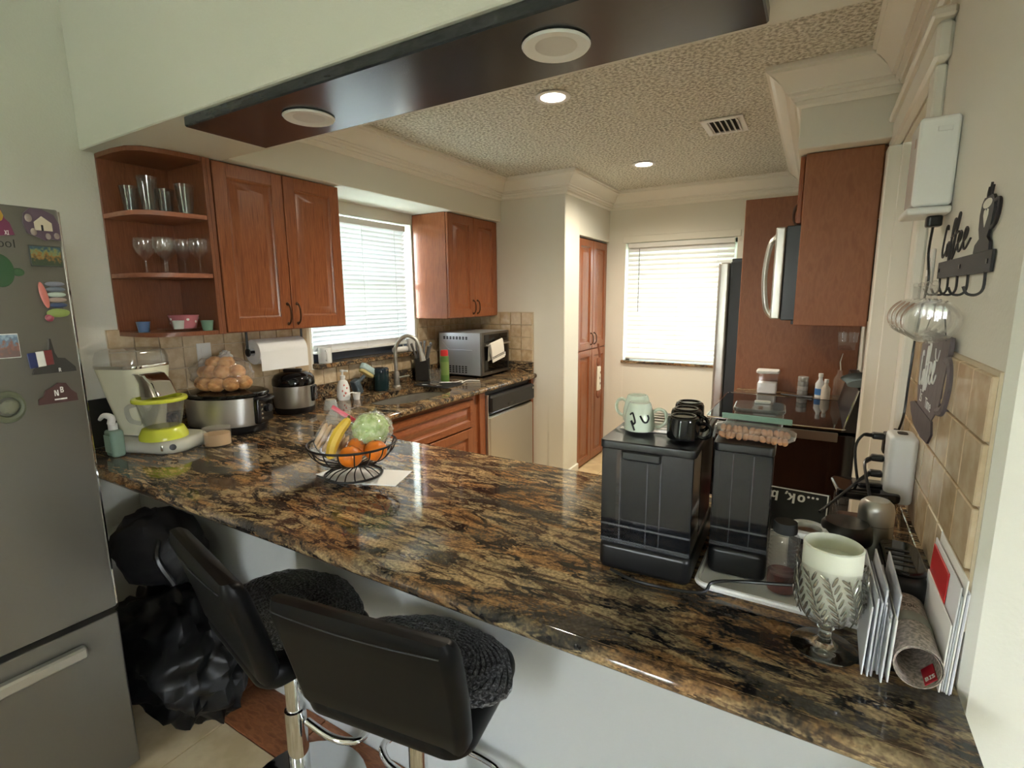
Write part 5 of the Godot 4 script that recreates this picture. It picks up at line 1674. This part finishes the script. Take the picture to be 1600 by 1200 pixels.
	part(rj, "coffee", mb().lathe([[0.0, 0.007], [0.0335, 0.007], [0.0335, 0.082], [0.0, 0.084]], 28), mat(rgb(58, 32, 24), 0.8))
	part(rj, "lid_rim", mb().lathe([[0.028, 0.096], [0.040, 0.096], [0.041, 0.102], [0.040, 0.108], [0.034, 0.112], [0.028, 0.108], [0.028, 0.096]], 32), M.white)
	part(rj, "lid_glass", mb().lathe([[0.0, 0.098], [0.029, 0.098], [0.029, 0.103], [0.0, 0.106]], 28), M.clear)
	part(rj, "clamp", mb().tube([Vector3(0.038, 0.104, 0.01), Vector3(0.052, 0.092, 0.014), Vector3(0.050, 0.07, 0.014)], 0.004, 7), M.steel)
	# black lidded jar
	var bj := thing("black_lid_jar", "clear jar with a wide black lid on the tray", "jar", Vector3(0.092, C + 0.012, -1.255))
	part(bj, "glass", mb().lathe([[0.0, 0], [0.042, 0], [0.045, 0.006], [0.045, 0.09], [0.042, 0.09], [0.041, 0.007], [0, 0.007]], 28), M.clear)
	part(bj, "contents", mb().lathe([[0.0, 0.008], [0.040, 0.008], [0.040, 0.062], [0.0, 0.064]], 28), mat(rgb(150, 140, 112), 0.8))
	part(bj, "lid", mb().lathe([[0.0, 0.088], [0.048, 0.088], [0.049, 0.094], [0.047, 0.118], [0.040, 0.126], [0.0, 0.128]], 30), M.black)
	# thermos
	var th := thing("thermos_flask", "brushed steel thermos flask with domed top", "thermos", Vector3(0.146, C + 0.012, -1.300))
	part(th, "body", mb().lathe([[0.0, 0], [0.031, 0], [0.033, 0.004], [0.033, 0.118], [0.0, 0.118]], 30), M.steel)
	part(th, "seam", mb().lathe([[0.0, 0.1175], [0.0325, 0.1175], [0.0325, 0.1195], [0.0, 0.1195]], 30), M.black)
	part(th, "cap", mb().lathe([[0.0, 0.119], [0.033, 0.119], [0.033, 0.148], [0.030, 0.162], [0.022, 0.170], [0.0, 0.172]], 30), M.steel)
	# storage box with black slotted lid
	var bx := thing("storage_canister", "clear square canister with a black lid behind the thermos", "canister", Vector3(0.135, C, -1.475), 0.12)
	part(bx, "box", mb().at(0, 0.066, 0).rbox(0.112, 0.132, 0.10, 0.018, 0.006), glass(rgb(200, 202, 200), 0.06, 0.03))
	part(bx, "contents", mb().at(0, 0.036, 0).rbox(0.098, 0.062, 0.088, 0.016, 0.006), mat(rgb(90, 60, 42), 0.8))
	part(bx, "lid", mb().at(0, 0.144, 0).rbox(0.130, 0.022, 0.118, 0.02, 0.007), M.black_gloss)
	part(bx, "lid_grip", mb().at(0.012, 0.158, 0).rbox(0.05, 0.008, 0.02, 0.009, 0.003), M.black)
	# black appliance behind the mail
	var tb := thing("milk_frother_dock", "black rounded countertop appliance against the tiled wall", "appliance", Vector3(0.178, C, -1.365), 0.0)
	part(tb, "body", mb().at(0, 0.052, 0).rbox(0.070, 0.104, 0.16, 0.03, 0.015, 6), M.black)
	part(tb, "top", mb().at(0, 0.108, 0).rbox(0.066, 0.012, 0.150, 0.03, 0.005, 6), M.black_gloss)
	for i in 4:
		part(tb, "top_slot", mb().at(-0.006, 0.1145, 0.045 - i * 0.022).box(0.040, 0.002, 0.008, 0.0005), M.black_matte)
	tb.position = Vector3(0.182, C, -1.190)
	# tilted black sign behind the jars
	var sg := thing("letter_sign", "black sign with white border lying upside down behind the jars", "sign", Vector3(-0.062, C + 0.0, -1.478), 0.0)
	var lean := Transform3D(Basis(Vector3.UP, -0.06) * Basis(Vector3.RIGHT, -0.75), Vector3(0, 0.052, 0))
	part(sg, "board", mb().xf(lean).box(0.26, 0.13, 0.012, 0.002), M.black)
	for q in [[0.0, 0.061, 0.252, 0.003], [0.0, -0.061, 0.252, 0.003], [0.1245, 0.0, 0.003, 0.122], [-0.1245, 0.0, 0.003, 0.122]]:
		part(sg, "border_line", mb().xf(lean * Transform3D(Basis(), Vector3(q[0], q[1], 0.0065))).box(q[2], q[3], 0.001, 0.0002), M.white)
	lettering(sg, "lettering", "...ok, but", 0.036, M.white, lean * Transform3D(Basis(Vector3.BACK, PI), Vector3(0.030, 0.038, 0.0068)), true)
	# small red thing and wires between the machines
	solo("red_marker", "red marker standing between the two coffee machines", "marker", mb().at(-0.186, C, -1.455).lathe([[0, 0], [0.007, 0], [0.007, 0.10], [0.005, 0.12], [0, 0.12]], 14), mat(rgb(210, 50, 76), 0.35))
	# candle goblet
	var g := thing("crystal_candle_goblet", "cut crystal footed goblet holding a white candle", "candle goblet", Vector3(0.057, C, -0.985))
	part(g, "foot", mb().lathe([[0.0, 0.0], [0.050, 0.0], [0.0525, 0.003], [0.049, 0.006], [0.020, 0.014], [0.010, 0.022], [0.0105, 0.036], [0.014, 0.042], [0.010, 0.048], [0.0, 0.05]], 36), M.cut_glass)
	part(g, "bowl", mb().lathe([[0.0, 0.046], [0.012, 0.048], [0.034, 0.060], [0.049, 0.080], [0.054, 0.105], [0.055, 0.150], [0.054, 0.166], [0.0515, 0.166], [0.052, 0.150], [0.0505, 0.106], [0.046, 0.082], [0.032, 0.064], [0.0, 0.054]], 40), M.crystal)
	# engraved sprigs as raised glass leaves
	var sprig := mb()
	var rad := func(y: float) -> float:
		return 0.0545 if y > 0.105 else lerpf(0.036, 0.0545, pow(clampf((y - 0.060) / 0.045, 0.0, 1.0), 0.55))
	for i in 11:
		var a0 := TAU * i / 11
		var stem := []
		for kk in 8:
			var f := kk / 7.0
			var yy := lerpf(0.064, 0.158, f)
			var an := a0 + 0.55 * f
			stem.append(Vector3(cos(an) * rad.call(yy), yy, sin(an) * rad.call(yy)))
		sprig.xf(Transform3D()).tube(stem, 0.0011, 5)
		for kk in 7:
			var f := 0.10 + 0.13 * kk
			var yy := lerpf(0.064, 0.158, f)
			for sd in [-1, 1]:
				var an: float = a0 + 0.55 * f + sd * 0.13
				var y2: float = yy + 0.008
				var bs := Basis(Vector3.UP, -an) * Basis(Vector3.RIGHT, 0.3 + sd * 0.62)
				sprig.xf(Transform3D(bs, Vector3(cos(an) * rad.call(y2), y2, sin(an) * rad.call(y2)))).blob(0.0014, 0.0105, 0.0026, 0, 1, 1, 8, 6)
	part(g, "leaf_relief", sprig, mat(rgb(150, 148, 140), 0.1, 0.85))
	part(g, "candle", mb().lathe([[0.0, 0.070], [0.028, 0.070], [0.040, 0.086], [0.0445, 0.11], [0.0455, 0.196], [0.043, 0.198], [0.042, 0.170], [0.0, 0.166]], 36), mat(rgb(220, 222, 204), 0.55))
	part(g, "wick", mb().tube([Vector3(-0.006, 0.165, 0), Vector3(-0.007, 0.176, 0)], 0.0012, 5), M.black)
	# mail: letters standing on edge
	rng.seed = 8
	var whites := [mat(rgb(224, 224, 226), 0.8), mat(rgb(206, 208, 214), 0.8), mat(rgb(234, 232, 226), 0.8), mat(rgb(186, 188, 194), 0.8)]
	for i in 12:
		var x := 0.114 + i * 0.0031
		var hh := rng.randf_range(0.105, 0.150)
		var dd := rng.randf_range(0.15, 0.19)
		var o := solo("envelope", "white envelope standing on edge in the pile beside the goblet", "envelope", mb().xf(Transform3D(Basis(Vector3.BACK, -0.03 + rng.randf_range(-0.015, 0.015)) * Basis(Vector3.UP, rng.randf_range(-0.03, 0.03)), Vector3(x, hh / 2 + 0.001, rng.randf_range(-0.012, 0.012)))).box(0.0026, hh, dd, 0.0006), whites[i % 4], "envelopes beside the goblet")
		o.position = Vector3(0.0, C, -1.025)
	# rolled newspaper
	var nw := thing("rolled_newspaper", "rolled grey newspaper with a red inside lying between the mail piles", "newspaper", Vector3(0.1815, C, -1.045))
	var roll := func(r: float, th_: float, z0: float, z1: float) -> Mb:
		var rs := []
		for q in [[r, z0], [r, z1], [r - th_, z1], [r - th_, z0], [r, z0]]:
			var ring := PackedVector3Array()
			for j in 30:
				var an := TAU * j / 30
				ring.append(Vector3(cos(an) * q[0] * 0.9, r + 0.0005 + sin(an) * q[0] + 0.004, q[1]))
			rs.append(ring)
		return mb().loft(rs, false, false)
	var news := tri(mat(Color.WHITE, 0.85), Vector3(10, 10, 10), false)
	news.albedo_texture = noise_tex(256, 256, 0.05, 2, [rgb(140, 132, 122), rgb(176, 166, 154), rgb(202, 184, 170)], [0.3, 0.55, 0.8], 51)
	part(nw, "outer_page", roll.call(0.036, 0.0015, -0.085, 0.105), news)
	part(nw, "inner_page", roll.call(0.0335, 0.001, -0.08, 0.101), news)
	part(nw, "red_print", mb().xf(Transform3D(Basis(Vector3.BACK, 0.9), Vector3(0.019, 0.018, 0.08))).box(0.022, 0.0015, 0.04, 0.0003), mat(rgb(168, 24, 38), 0.6))
	lettering(nw, "lettering", "BIS", 0.012, M.white, Transform3D(Basis(Vector3.BACK, 0.9) * Basis(Vector3.RIGHT, -PI / 2), Vector3(0.0185, 0.0195, 0.09)), true, 0.0004)
	part(nw, "paper_band", roll.call(0.0368, 0.0006, 0.000, 0.028), mat(rgb(150, 152, 138), 0.8))
	lettering(nw, "lettering", "SOL", 0.012, mat(rgb(70, 62, 56), 0.8), Transform3D(Basis(Vector3.RIGHT, -PI / 2), Vector3(0.0, 0.0776, -0.02)), false, 0.0004)
	# second mail pile against the wall
	for i in 7:
		var x := 0.2140 + i * 0.0026
		var hh := rng.randf_range(0.165, 0.195)
		var m2: Material = whites[(i + 2) % 4]
		var lb := "white magazine leaning in the pile against the tiled wall"
		var dz := 0.19
		if i == 0:
			hh = 0.118
		if i == 1:
			dz = 0.12
			m2 = mat(rgb(196, 44, 46), 0.4)
			lb = "red covered booklet at the front of the wall side mail pile"
			hh = 0.17
		var o := solo("booklet", lb, "booklet", mb().xf(Transform3D(Basis(Vector3.BACK, -0.03), Vector3(x, hh / 2 + 0.001, rng.randf_range(-0.006, 0.006) - (0.19 - dz) / 2))).box(0.0022, hh, dz, 0.0006), m2, "booklets against the tiled wall")
		o.position = Vector3(0.0, C, -1.045)
	# power cord on the worktop
	part(m1, "power_cord", mb().tube(smooth_path([Vector3(-0.36, C + 0.005, -1.045), Vector3(-0.30, C + 0.005, -1.025), Vector3(-0.22, C + 0.005, -1.030), Vector3(-0.16, C + 0.006, -1.050), Vector3(-0.145, C + 0.022, -1.070), Vector3(-0.10, C + 0.030, -1.085), Vector3(-0.03, C + 0.045, -1.085), Vector3(0.03, C + 0.055, -1.09), Vector3(0.10, C + 0.05, -1.12), Vector3(0.135, C + 0.06, -1.13)], 5), 0.0036, 7), M.black).transform = m1.transform.affine_inverse()


# =====================================================================
#  things on the right wall
# =====================================================================
func script_coffee(parent: Node, called: String, tr: Transform3D, sx: float, sy: float, r: float, m: Material) -> void:
	# the word Coffee in tall brush script; local x along the word, y up
	var strokes := [
		[[0.15, 0.82], [0.13, 0.95], [0.08, 0.92], [0.03, 0.6], [0.0, 0.25], [0.03, 0.03], [0.09, 0.08], [0.15, 0.2]],
		[[0.23, 0.42], [0.18, 0.38], [0.16, 0.15], [0.19, 0.03], [0.24, 0.12], [0.25, 0.35], [0.22, 0.44], [0.30, 0.40]],
		[[0.30, 0.40], [0.36, 0.7], [0.41, 0.98], [0.38, 1.05], [0.34, 0.85], [0.31, 0.4], [0.28, -0.12], [0.33, -0.05], [0.40, 0.35]],
		[[0.40, 0.35], [0.49, 0.75], [0.54, 1.08], [0.51, 1.15], [0.47, 0.9], [0.44, 0.4], [0.40, -0.08], [0.46, 0.02], [0.55, 0.3]],
		[[0.30, 0.55], [0.40, 0.58], [0.55, 0.64]],
		[[0.55, 0.3], [0.63, 0.38], [0.66, 0.55], [0.61, 0.62], [0.56, 0.4], [0.58, 0.12], [0.65, 0.08], [0.74, 0.3]],
		[[0.74, 0.3], [0.81, 0.40], [0.84, 0.58], [0.79, 0.65], [0.74, 0.42], [0.76, 0.14], [0.83, 0.10], [0.95, 0.32]]]
	var b := mb()
	for s in strokes:
		var p := []
		for q in s:
			p.append(tr * Vector3(q[0] * sx, q[1] * sy, 0))
		b.tube(smooth_path(p, 5), r, 6)
	part(parent, called, b, m)


func build_wall_right_things() -> void:
	var face := Basis(Vector3.UP, -PI / 2)   # local z -> -x (out of the wall), local x -> +z (towards the viewer)
	var W := 0.2395
	# dispenser box
	var d := thing("wall_dispenser", "white plastic box dispenser mounted on the wall above the coffee rack", "dispenser", Vector3(W, 1.70, -1.56))
	part(d, "case", mb().at(-0.037, 0.112, 0.0).rbox(0.073, 0.19, 0.12, 0.008, 0.010), M.white_gloss)
	part(d, "bottom_lip", mb().at(-0.041, 0.008, 0.0).rbox(0.082, 0.016, 0.13, 0.008, 0.005), M.white)
	part(d, "button", mb().at(-0.028, 0.178, 0.0605).rbox(0.026, 0.010, 0.002, 0.001, 0.0005), M.white)
	part(d, "sensor_hole", mb().at(-0.0735, 0.16, 0.025).box(0.001, 0.02, 0.012, 0.0003), mat(rgb(120, 92, 70), 0.5))
	part(d, "plug_adapter", mb().at(-0.022, -0.012, 0.01).rbox(0.03, 0.024, 0.03, 0.008, 0.004), M.black)
	# its cord down the wall
	part(d, "cord", mb().tube(smooth_path([Vector3(0.218, 1.68, -1.555), Vector3(0.222, 1.62, -1.60), Vector3(0.226, 1.56, -1.585), Vector3(0.226, 1.50, -1.62), Vector3(0.226, 1.40, -1.67), Vector3(0.222, 1.30, -1.66), Vector3(0.218, 1.22, -1.64), Vector3(0.214, 1.17, -1.66), Vector3(0.205, 1.165, -1.640)], 5), 0.0028, 6), M.black).transform = d.transform.affine_inverse()
	outlet("white light switch plate on the wall behind the cord", Vector3(W, 1.575, -1.655), -PI / 2)
	# coffee rack
	var r := thing("mug_rack", "black metal mug rack with the word Coffee and a steaming cup", "mug rack", Vector3(W, 1.55, -1.54))
	r.basis = face
	var metal := mat(rgb(44, 42, 44), 0.6)
	part(r, "bar", mb().at(0.215, 0.026, 0.003).rbox(0.43, 0.036, 0.005, 0.002, 0.001), metal)
	for x in [0.02, 0.22, 0.41]:
		part(r, "screw", mb().at(x, 0.026, 0.0062).box(0.008, 0.008, 0.002, 0.0004), M.black)
	script_coffee(r, "word", Transform3D(Basis(), Vector3(0.02, 0.052, 0.004)), 0.26, 0.072, 0.0019, metal)
	# cup silhouette
	var cp := thing_part(r, "cup_shape")
	var outline := PackedVector2Array([Vector2(0.308, 0.044), Vector2(0.408, 0.044), Vector2(0.404, 0.058), Vector2(0.385, 0.067), Vector2(0.398, 0.084), Vector2(0.404, 0.108), Vector2(0.402, 0.126), Vector2(0.390, 0.134), Vector2(0.340, 0.134), Vector2(0.328, 0.126), Vector2(0.322, 0.108), Vector2(0.326, 0.084), Vector2(0.338, 0.067), Vector2(0.313, 0.058)])
	part(cp, "cup_plate", mb().at(0, 0, 0.002).prism(outline, 0.004), metal)
	part(cp, "heart", mb().at(0, 0, 0.0062).prism(PackedVector2Array([Vector2(0.364, 0.084), Vector2(0.378, 0.104), Vector2(0.377, 0.112), Vector2(0.370, 0.114), Vector2(0.364, 0.108), Vector2(0.358, 0.114), Vector2(0.351, 0.112), Vector2(0.350, 0.104)]), 0.0006), M.wall)
	part(cp, "cup_mouth", mb().at(0.363, 0.123, 0.006).blob(0.028, 0.008, 0.001, 0, 1, 1, 18, 8), M.wall)
	part(cp, "cup_handle", mb().tube(smooth_path([Vector3(0.400, 0.122, 0.004), Vector3(0.424, 0.122, 0.004), Vector3(0.428, 0.104, 0.004), Vector3(0.416, 0.086, 0.004), Vector3(0.395, 0.080, 0.004)], 4), 0.0032, 6), metal)
	for i in 3:
		part(cp, "steam", mb().tube(smooth_path([Vector3(0.352 + i * 0.012, 0.128, 0.004), Vector3(0.350 + i * 0.012, 0.140, 0.004), Vector3(0.355 + i * 0.012, 0.150 + 0.006 * (i % 2), 0.004)], 3), 0.0018, 6), metal)
	var hx := [0.03, 0.115, 0.20, 0.285, 0.40]
	for x in hx:
		part(r, "hook", mb().tube(smooth_path([Vector3(x, 0.010, 0.004), Vector3(x, -0.018, 0.004), Vector3(x, -0.028, 0.012), Vector3(x, -0.026, 0.024), Vector3(x, -0.014, 0.030)], 4), 0.0022, 6), metal)
	# hanging glass mugs, mouths turned to the viewer
	var k := 0
	for x in [0.03, 0.105, 0.180, 0.255]:
		var g := thing("glass_mug", "clear glass mug hanging by its handle, " + ["last on the rack beside the doorway", "second from the doorway on the rack", "third from the doorway on the rack", "first on the rack under the cup shape"][k], "glass mug", Vector3(W - 0.050, 1.472, -1.500 + x * 0.98), 0.0, "glass mugs on the coffee rack")
		g.basis = (Basis(Vector3.UP, -0.15) * Basis(Vector3.RIGHT, PI / 2 - 0.12)).scaled_local(Vector3(1.4, 1.1, 1.25))
		part(g, "cup", mb().lathe([[0.0, -0.036], [0.020, -0.036], [0.029, -0.030], [0.033, -0.012], [0.033, 0.018], [0.0295, 0.032], [0.0278, 0.032], [0.0312, 0.017], [0.0312, -0.012], [0.0275, -0.028], [0.0, -0.0335]], 30), glass(rgb(215, 217, 213), 0.05))
		part(g, "handle", mb().tube(smooth_path([Vector3(0, 0.018, -0.032), Vector3(0, 0.016, -0.052), Vector3(0, -0.002, -0.058), Vector3(0, -0.020, -0.048), Vector3(0, -0.022, -0.031)], 4), 0.0038, 8), glass(rgb(215, 217, 213), 0.06))
		k += 1
	# hanging coffee sign
	var s := thing("coffee_sign", "grey brown cup shaped wooden sign with white script hanging below the mugs", "sign", Vector3(W - 0.006, 1.205, -1.60))
	s.basis = face
	var board := wood(rgb(84, 74, 76), rgb(112, 102, 104), 0.6, 77, Vector3(6, 1.5, 6))
	var dark := wood(rgb(66, 56, 58), rgb(84, 74, 76), 0.6, 78, Vector3(6, 1.5, 6))
	var sp := PackedVector2Array([Vector2(0.05, 0.235), Vector2(0.33, 0.235), Vector2(0.325, 0.17), Vector2(0.30, 0.09), Vector2(0.235, 0.045), Vector2(0.085, 0.045), Vector2(0.05, 0.10), Vector2(0.04, 0.17)])
	part(s, "board", mb().prism(sp, 0.008), board)
	part(s, "saucer", mb().prism(PackedVector2Array([Vector2(-0.01, 0.050), Vector2(0.05, 0.062), Vector2(0.26, 0.055), Vector2(0.275, 0.030), Vector2(0.245, 0.004), Vector2(0.16, 0.0), Vector2(0.07, 0.008), Vector2(0.01, 0.030)]), 0.010), dark)
	part(s, "handle", mb().tube(smooth_path([Vector3(0.325, 0.19, 0.004), Vector3(0.36, 0.185, 0.004), Vector3(0.375, 0.15, 0.004), Vector3(0.35, 0.10, 0.004), Vector3(0.30, 0.085, 0.004)], 5), 0.010, 8), board)
	script_coffee(s, "lettering", Transform3D(Basis(Vector3.BACK, 0.12), Vector3(0.075, 0.105, 0.0088)), 0.19, 0.085, 0.0016, M.white)
	lettering(s, "lettering", "Is", 0.035, M.white, Transform3D(Basis(), Vector3(0.11, 0.085, 0.0085)), false)
	lettering(s, "lettering", "Time", 0.030, M.white, Transform3D(Basis(), Vector3(0.20, 0.080, 0.0085)), false)
	part(s, "cup_print", mb().tube(smooth_path([Vector3(0.215, 0.205, 0.0085), Vector3(0.222, 0.185, 0.0085), Vector3(0.245, 0.182, 0.0085), Vector3(0.258, 0.205, 0.0085)], 4), 0.0014, 5), M.white)
	for q in [[0.07, 0.13], [0.30, 0.22]]:
		part(s, "string", mb().tube([Vector3(q[0], 0.228, 0.009), Vector3(q[1], 0.30, 0.006)], 0.0014, 5), M.gunmetal)
	# multi outlet box with plugs
	var o := thing("power_strip", "white plug-in power outlet block on the tiled wall above the worktop", "power outlet", Vector3(0.2275, 1.040, -1.485))
	part(o, "block", mb().at(-0.028, 0.075, 0).rbox(0.056, 0.165, 0.085, 0.014, 0.010, 6), M.white)
	part(o, "top_slot", mb().at(-0.028, 0.158, 0.0).rbox(0.02, 0.002, 0.03, 0.008, 0.0005), M.gunmetal)
	var pk := 0
	for q in [[0.118, 0.02], [0.070, 0.02], [0.030, 0.02]]:
		pass
	for q in [[1.175, -1.53], [1.125, -1.505], [1.085, -1.505]]:
		var pl := thing("plug", ["black plug with upright cord in the white outlet block", "black plug in the middle of the white outlet block", "black plug in the lowest socket of the white outlet block"][pk], "plug", Vector3(0.172, q[0], q[1]), 0.0, "plugs in the outlet block")
		part(pl, "body", mb().at(-0.014, 0, 0).rbox(0.028, 0.016, 0.022, 0.006, 0.005), M.black)
		var ends := [[Vector3(-0.026, 0, 0), Vector3(-0.045, 0.002, 0.01), Vector3(-0.060, -0.03, 0.02), Vector3(-0.052, -0.10, 0.03), Vector3(-0.035, -0.155, 0.04)], [Vector3(-0.026, 0, 0), Vector3(-0.040, -0.01, 0.02), Vector3(-0.034, -0.05, 0.07), Vector3(-0.020, -0.11, 0.14), Vector3(-0.004, -0.16, 0.20)], [Vector3(-0.026, 0, 0), Vector3(-0.050, -0.012, 0.04), Vector3(-0.090, -0.032, 0.12), Vector3(-0.130, -0.050, 0.20)]]
		part(pl, "cord", mb().tube(smooth_path(ends[pk], 5), 0.0034, 7), M.black)
		part(pl, "strain_relief", mb().tube([Vector3(-0.024, 0, 0), ends[pk][1]], [0.006, 0.004], 8), M.black)
		pk += 1
	var ad := thing("power_adapter", "black square power adapter behind the white outlet block", "power adapter", Vector3(0.2275, 1.135, -1.635))
	part(ad, "case", mb().at(-0.024, 0.0, 0).rbox(0.048, 0.055, 0.04, 0.006, 0.004), M.black)
	part(ad, "strain_relief", mb().at(-0.024, 0, 0).tube([Vector3(0, 0.027, 0), Vector3(0, 0.040, 0)], 0.004, 7), M.black)


func thing_part(parent: Node, called: String) -> Node3D:
	var o := Node3D.new()
	o.name = called
	parent.add_child(o, true)
	return o


func build_stove_things() -> void:
	var y := 0.908
	var s := thing("salt_container", "clear square container of white salt with a white lid behind the cooktop", "container", Vector3(-0.232, y, -3.58))
	part(s, "box", mb().at(0, 0.066, 0).rbox(0.118, 0.132, 0.10, 0.012, 0.004), glass(rgb(215, 215, 215), 0.05))
	part(s, "salt", mb().at(0, 0.038, 0).rbox(0.108, 0.068, 0.09, 0.01, 0.006), mat(rgb(236, 236, 236), 0.9))
	part(s, "lid", mb().at(0, 0.141, 0).rbox(0.130, 0.020, 0.110, 0.014, 0.006), M.white)
	var p := thing("spice_tower", "stack of small clear spice tins behind the cooktop", "spice tins", Vector3(-0.036, y, -3.62))
	for i in 4:
		part(p, "tin", mb().at(0, i * 0.029, 0).lathe([[0.0, 0], [0.029, 0], [0.030, 0.003], [0.030, 0.022], [0.028, 0.028], [0, 0.028]], 22), mat([rgb(150, 150, 148), rgb(176, 174, 170)][i % 2], 0.25, 0.3))
	var u := solo("spatula", "dark kitchen spatula lying behind the cooktop beside the salt", "spatula", mb().tube([Vector3(-0.15, y + 0.006, -3.54), Vector3(-0.04, y + 0.006, -3.515), Vector3(0.02, y + 0.007, -3.50)], [0.006, 0.006, 0.010], 8), M.gunmetal)
	u.position.y = 0.002
	# bottles at the back of the range
	var k := 0
	for q in [[0.055, -3.585, 0.125, 0.026, rgb(220, 222, 224)], [0.085, -3.525, 0.10, 0.024, rgb(206, 196, 182)], [0.150, -3.60, 0.17, 0.030, rgb(216, 218, 212)]]:
		var b := thing("condiment_bottle", ["white bottle with a blue label behind the range", "short pale bottle beside the blue labelled one", "clear oil bottle with a thin pour spout behind the range"][k], "bottle", Vector3(q[0], y, q[1]), 0.0, "bottles behind the range")
		var rr: float = q[3]
		var hh: float = q[2]
		part(b, "bottle", mb().lathe([[0.0, 0], [rr, 0], [rr, hh * 0.66], [rr * 0.45, hh * 0.86], [rr * 0.42, hh], [0, hh]], 22), mat(q[4], 0.2) if k < 2 else glass(q[4], 0.08))
		if k == 0:
			part(b, "label_band", mb().lathe([[rr * 1.01, hh * 0.12], [rr * 1.03, hh * 0.13], [rr * 1.03, hh * 0.42], [rr * 1.01, hh * 0.43]], 22), mat(rgb(70, 120, 180), 0.35))
		if k == 2:
			part(b, "pour_spout", mb().tube([Vector3(0, hh, 0), Vector3(-0.004, hh + 0.05, 0), Vector3(0.006, hh + 0.10, 0)], [0.006, 0.004, 0.002], 8), M.chrome)
		else:
			part(b, "cap", mb().lathe([[0, hh], [rr * 0.5, hh], [rr * 0.48, hh + 0.02], [0, hh + 0.021]], 16), M.white)
		k += 1
	# clear dispenser fixed above
	var gl := thing("glass_holder", "clear plastic holder fixed to the brown panel above the range back", "holder", Vector3(0.175, 1.19, -3.66))
	part(gl, "plate", mb().at(0, 0.05, -0.03).box(0.09, 0.10, 0.006, 0.002), M.crystal)
	for x in [-0.028, 0.028]:
		part(gl, "cup", mb().at(x, 0.05, 0).lathe([[0.0, 0], [0.022, 0], [0.026, 0.06], [0.024, 0.06], [0.020, 0.003], [0, 0.003]], 18), M.clear)
	# oven mitt draped on the back panel
	var mt := mb()
	var rs := []
	for i in 9:
		var f := i / 8.0
		var ring := PackedVector3Array()
		var w := 0.062 + 0.012 * sin(f * PI)
		for j in 16:
			var an := TAU * j / 16
			ring.append(Vector3(cos(an) * w + 0.006 * sin(f * 9.0), sin(an) * 0.018 + 0.012 * sin(f * PI) - 0.010 * absf(cos(an)), lerpf(-0.13, 0.13, f)))
		rs.append(ring)
	mt.loft(rs)
	var o := solo("oven_cloth", "grey blue folded cloth lying on top of the range back panel", "cloth", mt, mat(rgb(112, 126, 130), 0.9), "", 60.0)
	o.position = Vector3(0.205, 1.125, -2.90)
	# oven glove hanging at the pantry
	var ht := thing("hanging_towel", "white patterned hand towel with brown loop hanging on the pantry handles", "towel", Vector3(-1.655, 0.66, -4.33))
	part(ht, "loop", mb().tube(smooth_path([Vector3(0, 0.45, 0.01), Vector3(0.01, 0.36, 0.0), Vector3(0.008, 0.30, -0.005)], 4), 0.010, 8), mat(rgb(120, 70, 46), 0.8))
	part(ht, "top_band", mb().at(0.008, 0.28, 0).blob(0.016, 0.05, 0.045, 0.15, 4, 2.0, 18, 12), mat(rgb(128, 76, 50), 0.85))
	var tr := []
	for i in 7:
		var f := i / 6.0
		var ring := PackedVector3Array()
		for j in 14:
			var an := TAU * j / 14
			ring.append(Vector3(0.008 + cos(an) * (0.012 + 0.003 * sin(an * 3.0)), lerpf(0.25, 0.03, f), sin(an) * lerpf(0.040, 0.050, f)))
		tr.append(ring)
	part(ht, "cloth", mb().loft(tr), mat(rgb(218, 208, 188), 0.9), 60.0)
	part(ht, "hem_band", mb().at(0.008, 0.0, 0).blob(0.017, 0.045, 0.050, 0.12, 7, 2.0, 18, 12), mat(rgb(128, 76, 50), 0.85))
	for i in 3:
		part(ht, "motif", mb().at(0.021, 0.09 + i * 0.05, 0.012 * (i % 2) - 0.004).blob(0.002, 0.012, 0.010, 0.3, i, 3.0, 12, 8), mat(rgb(110, 64, 44), 0.8))
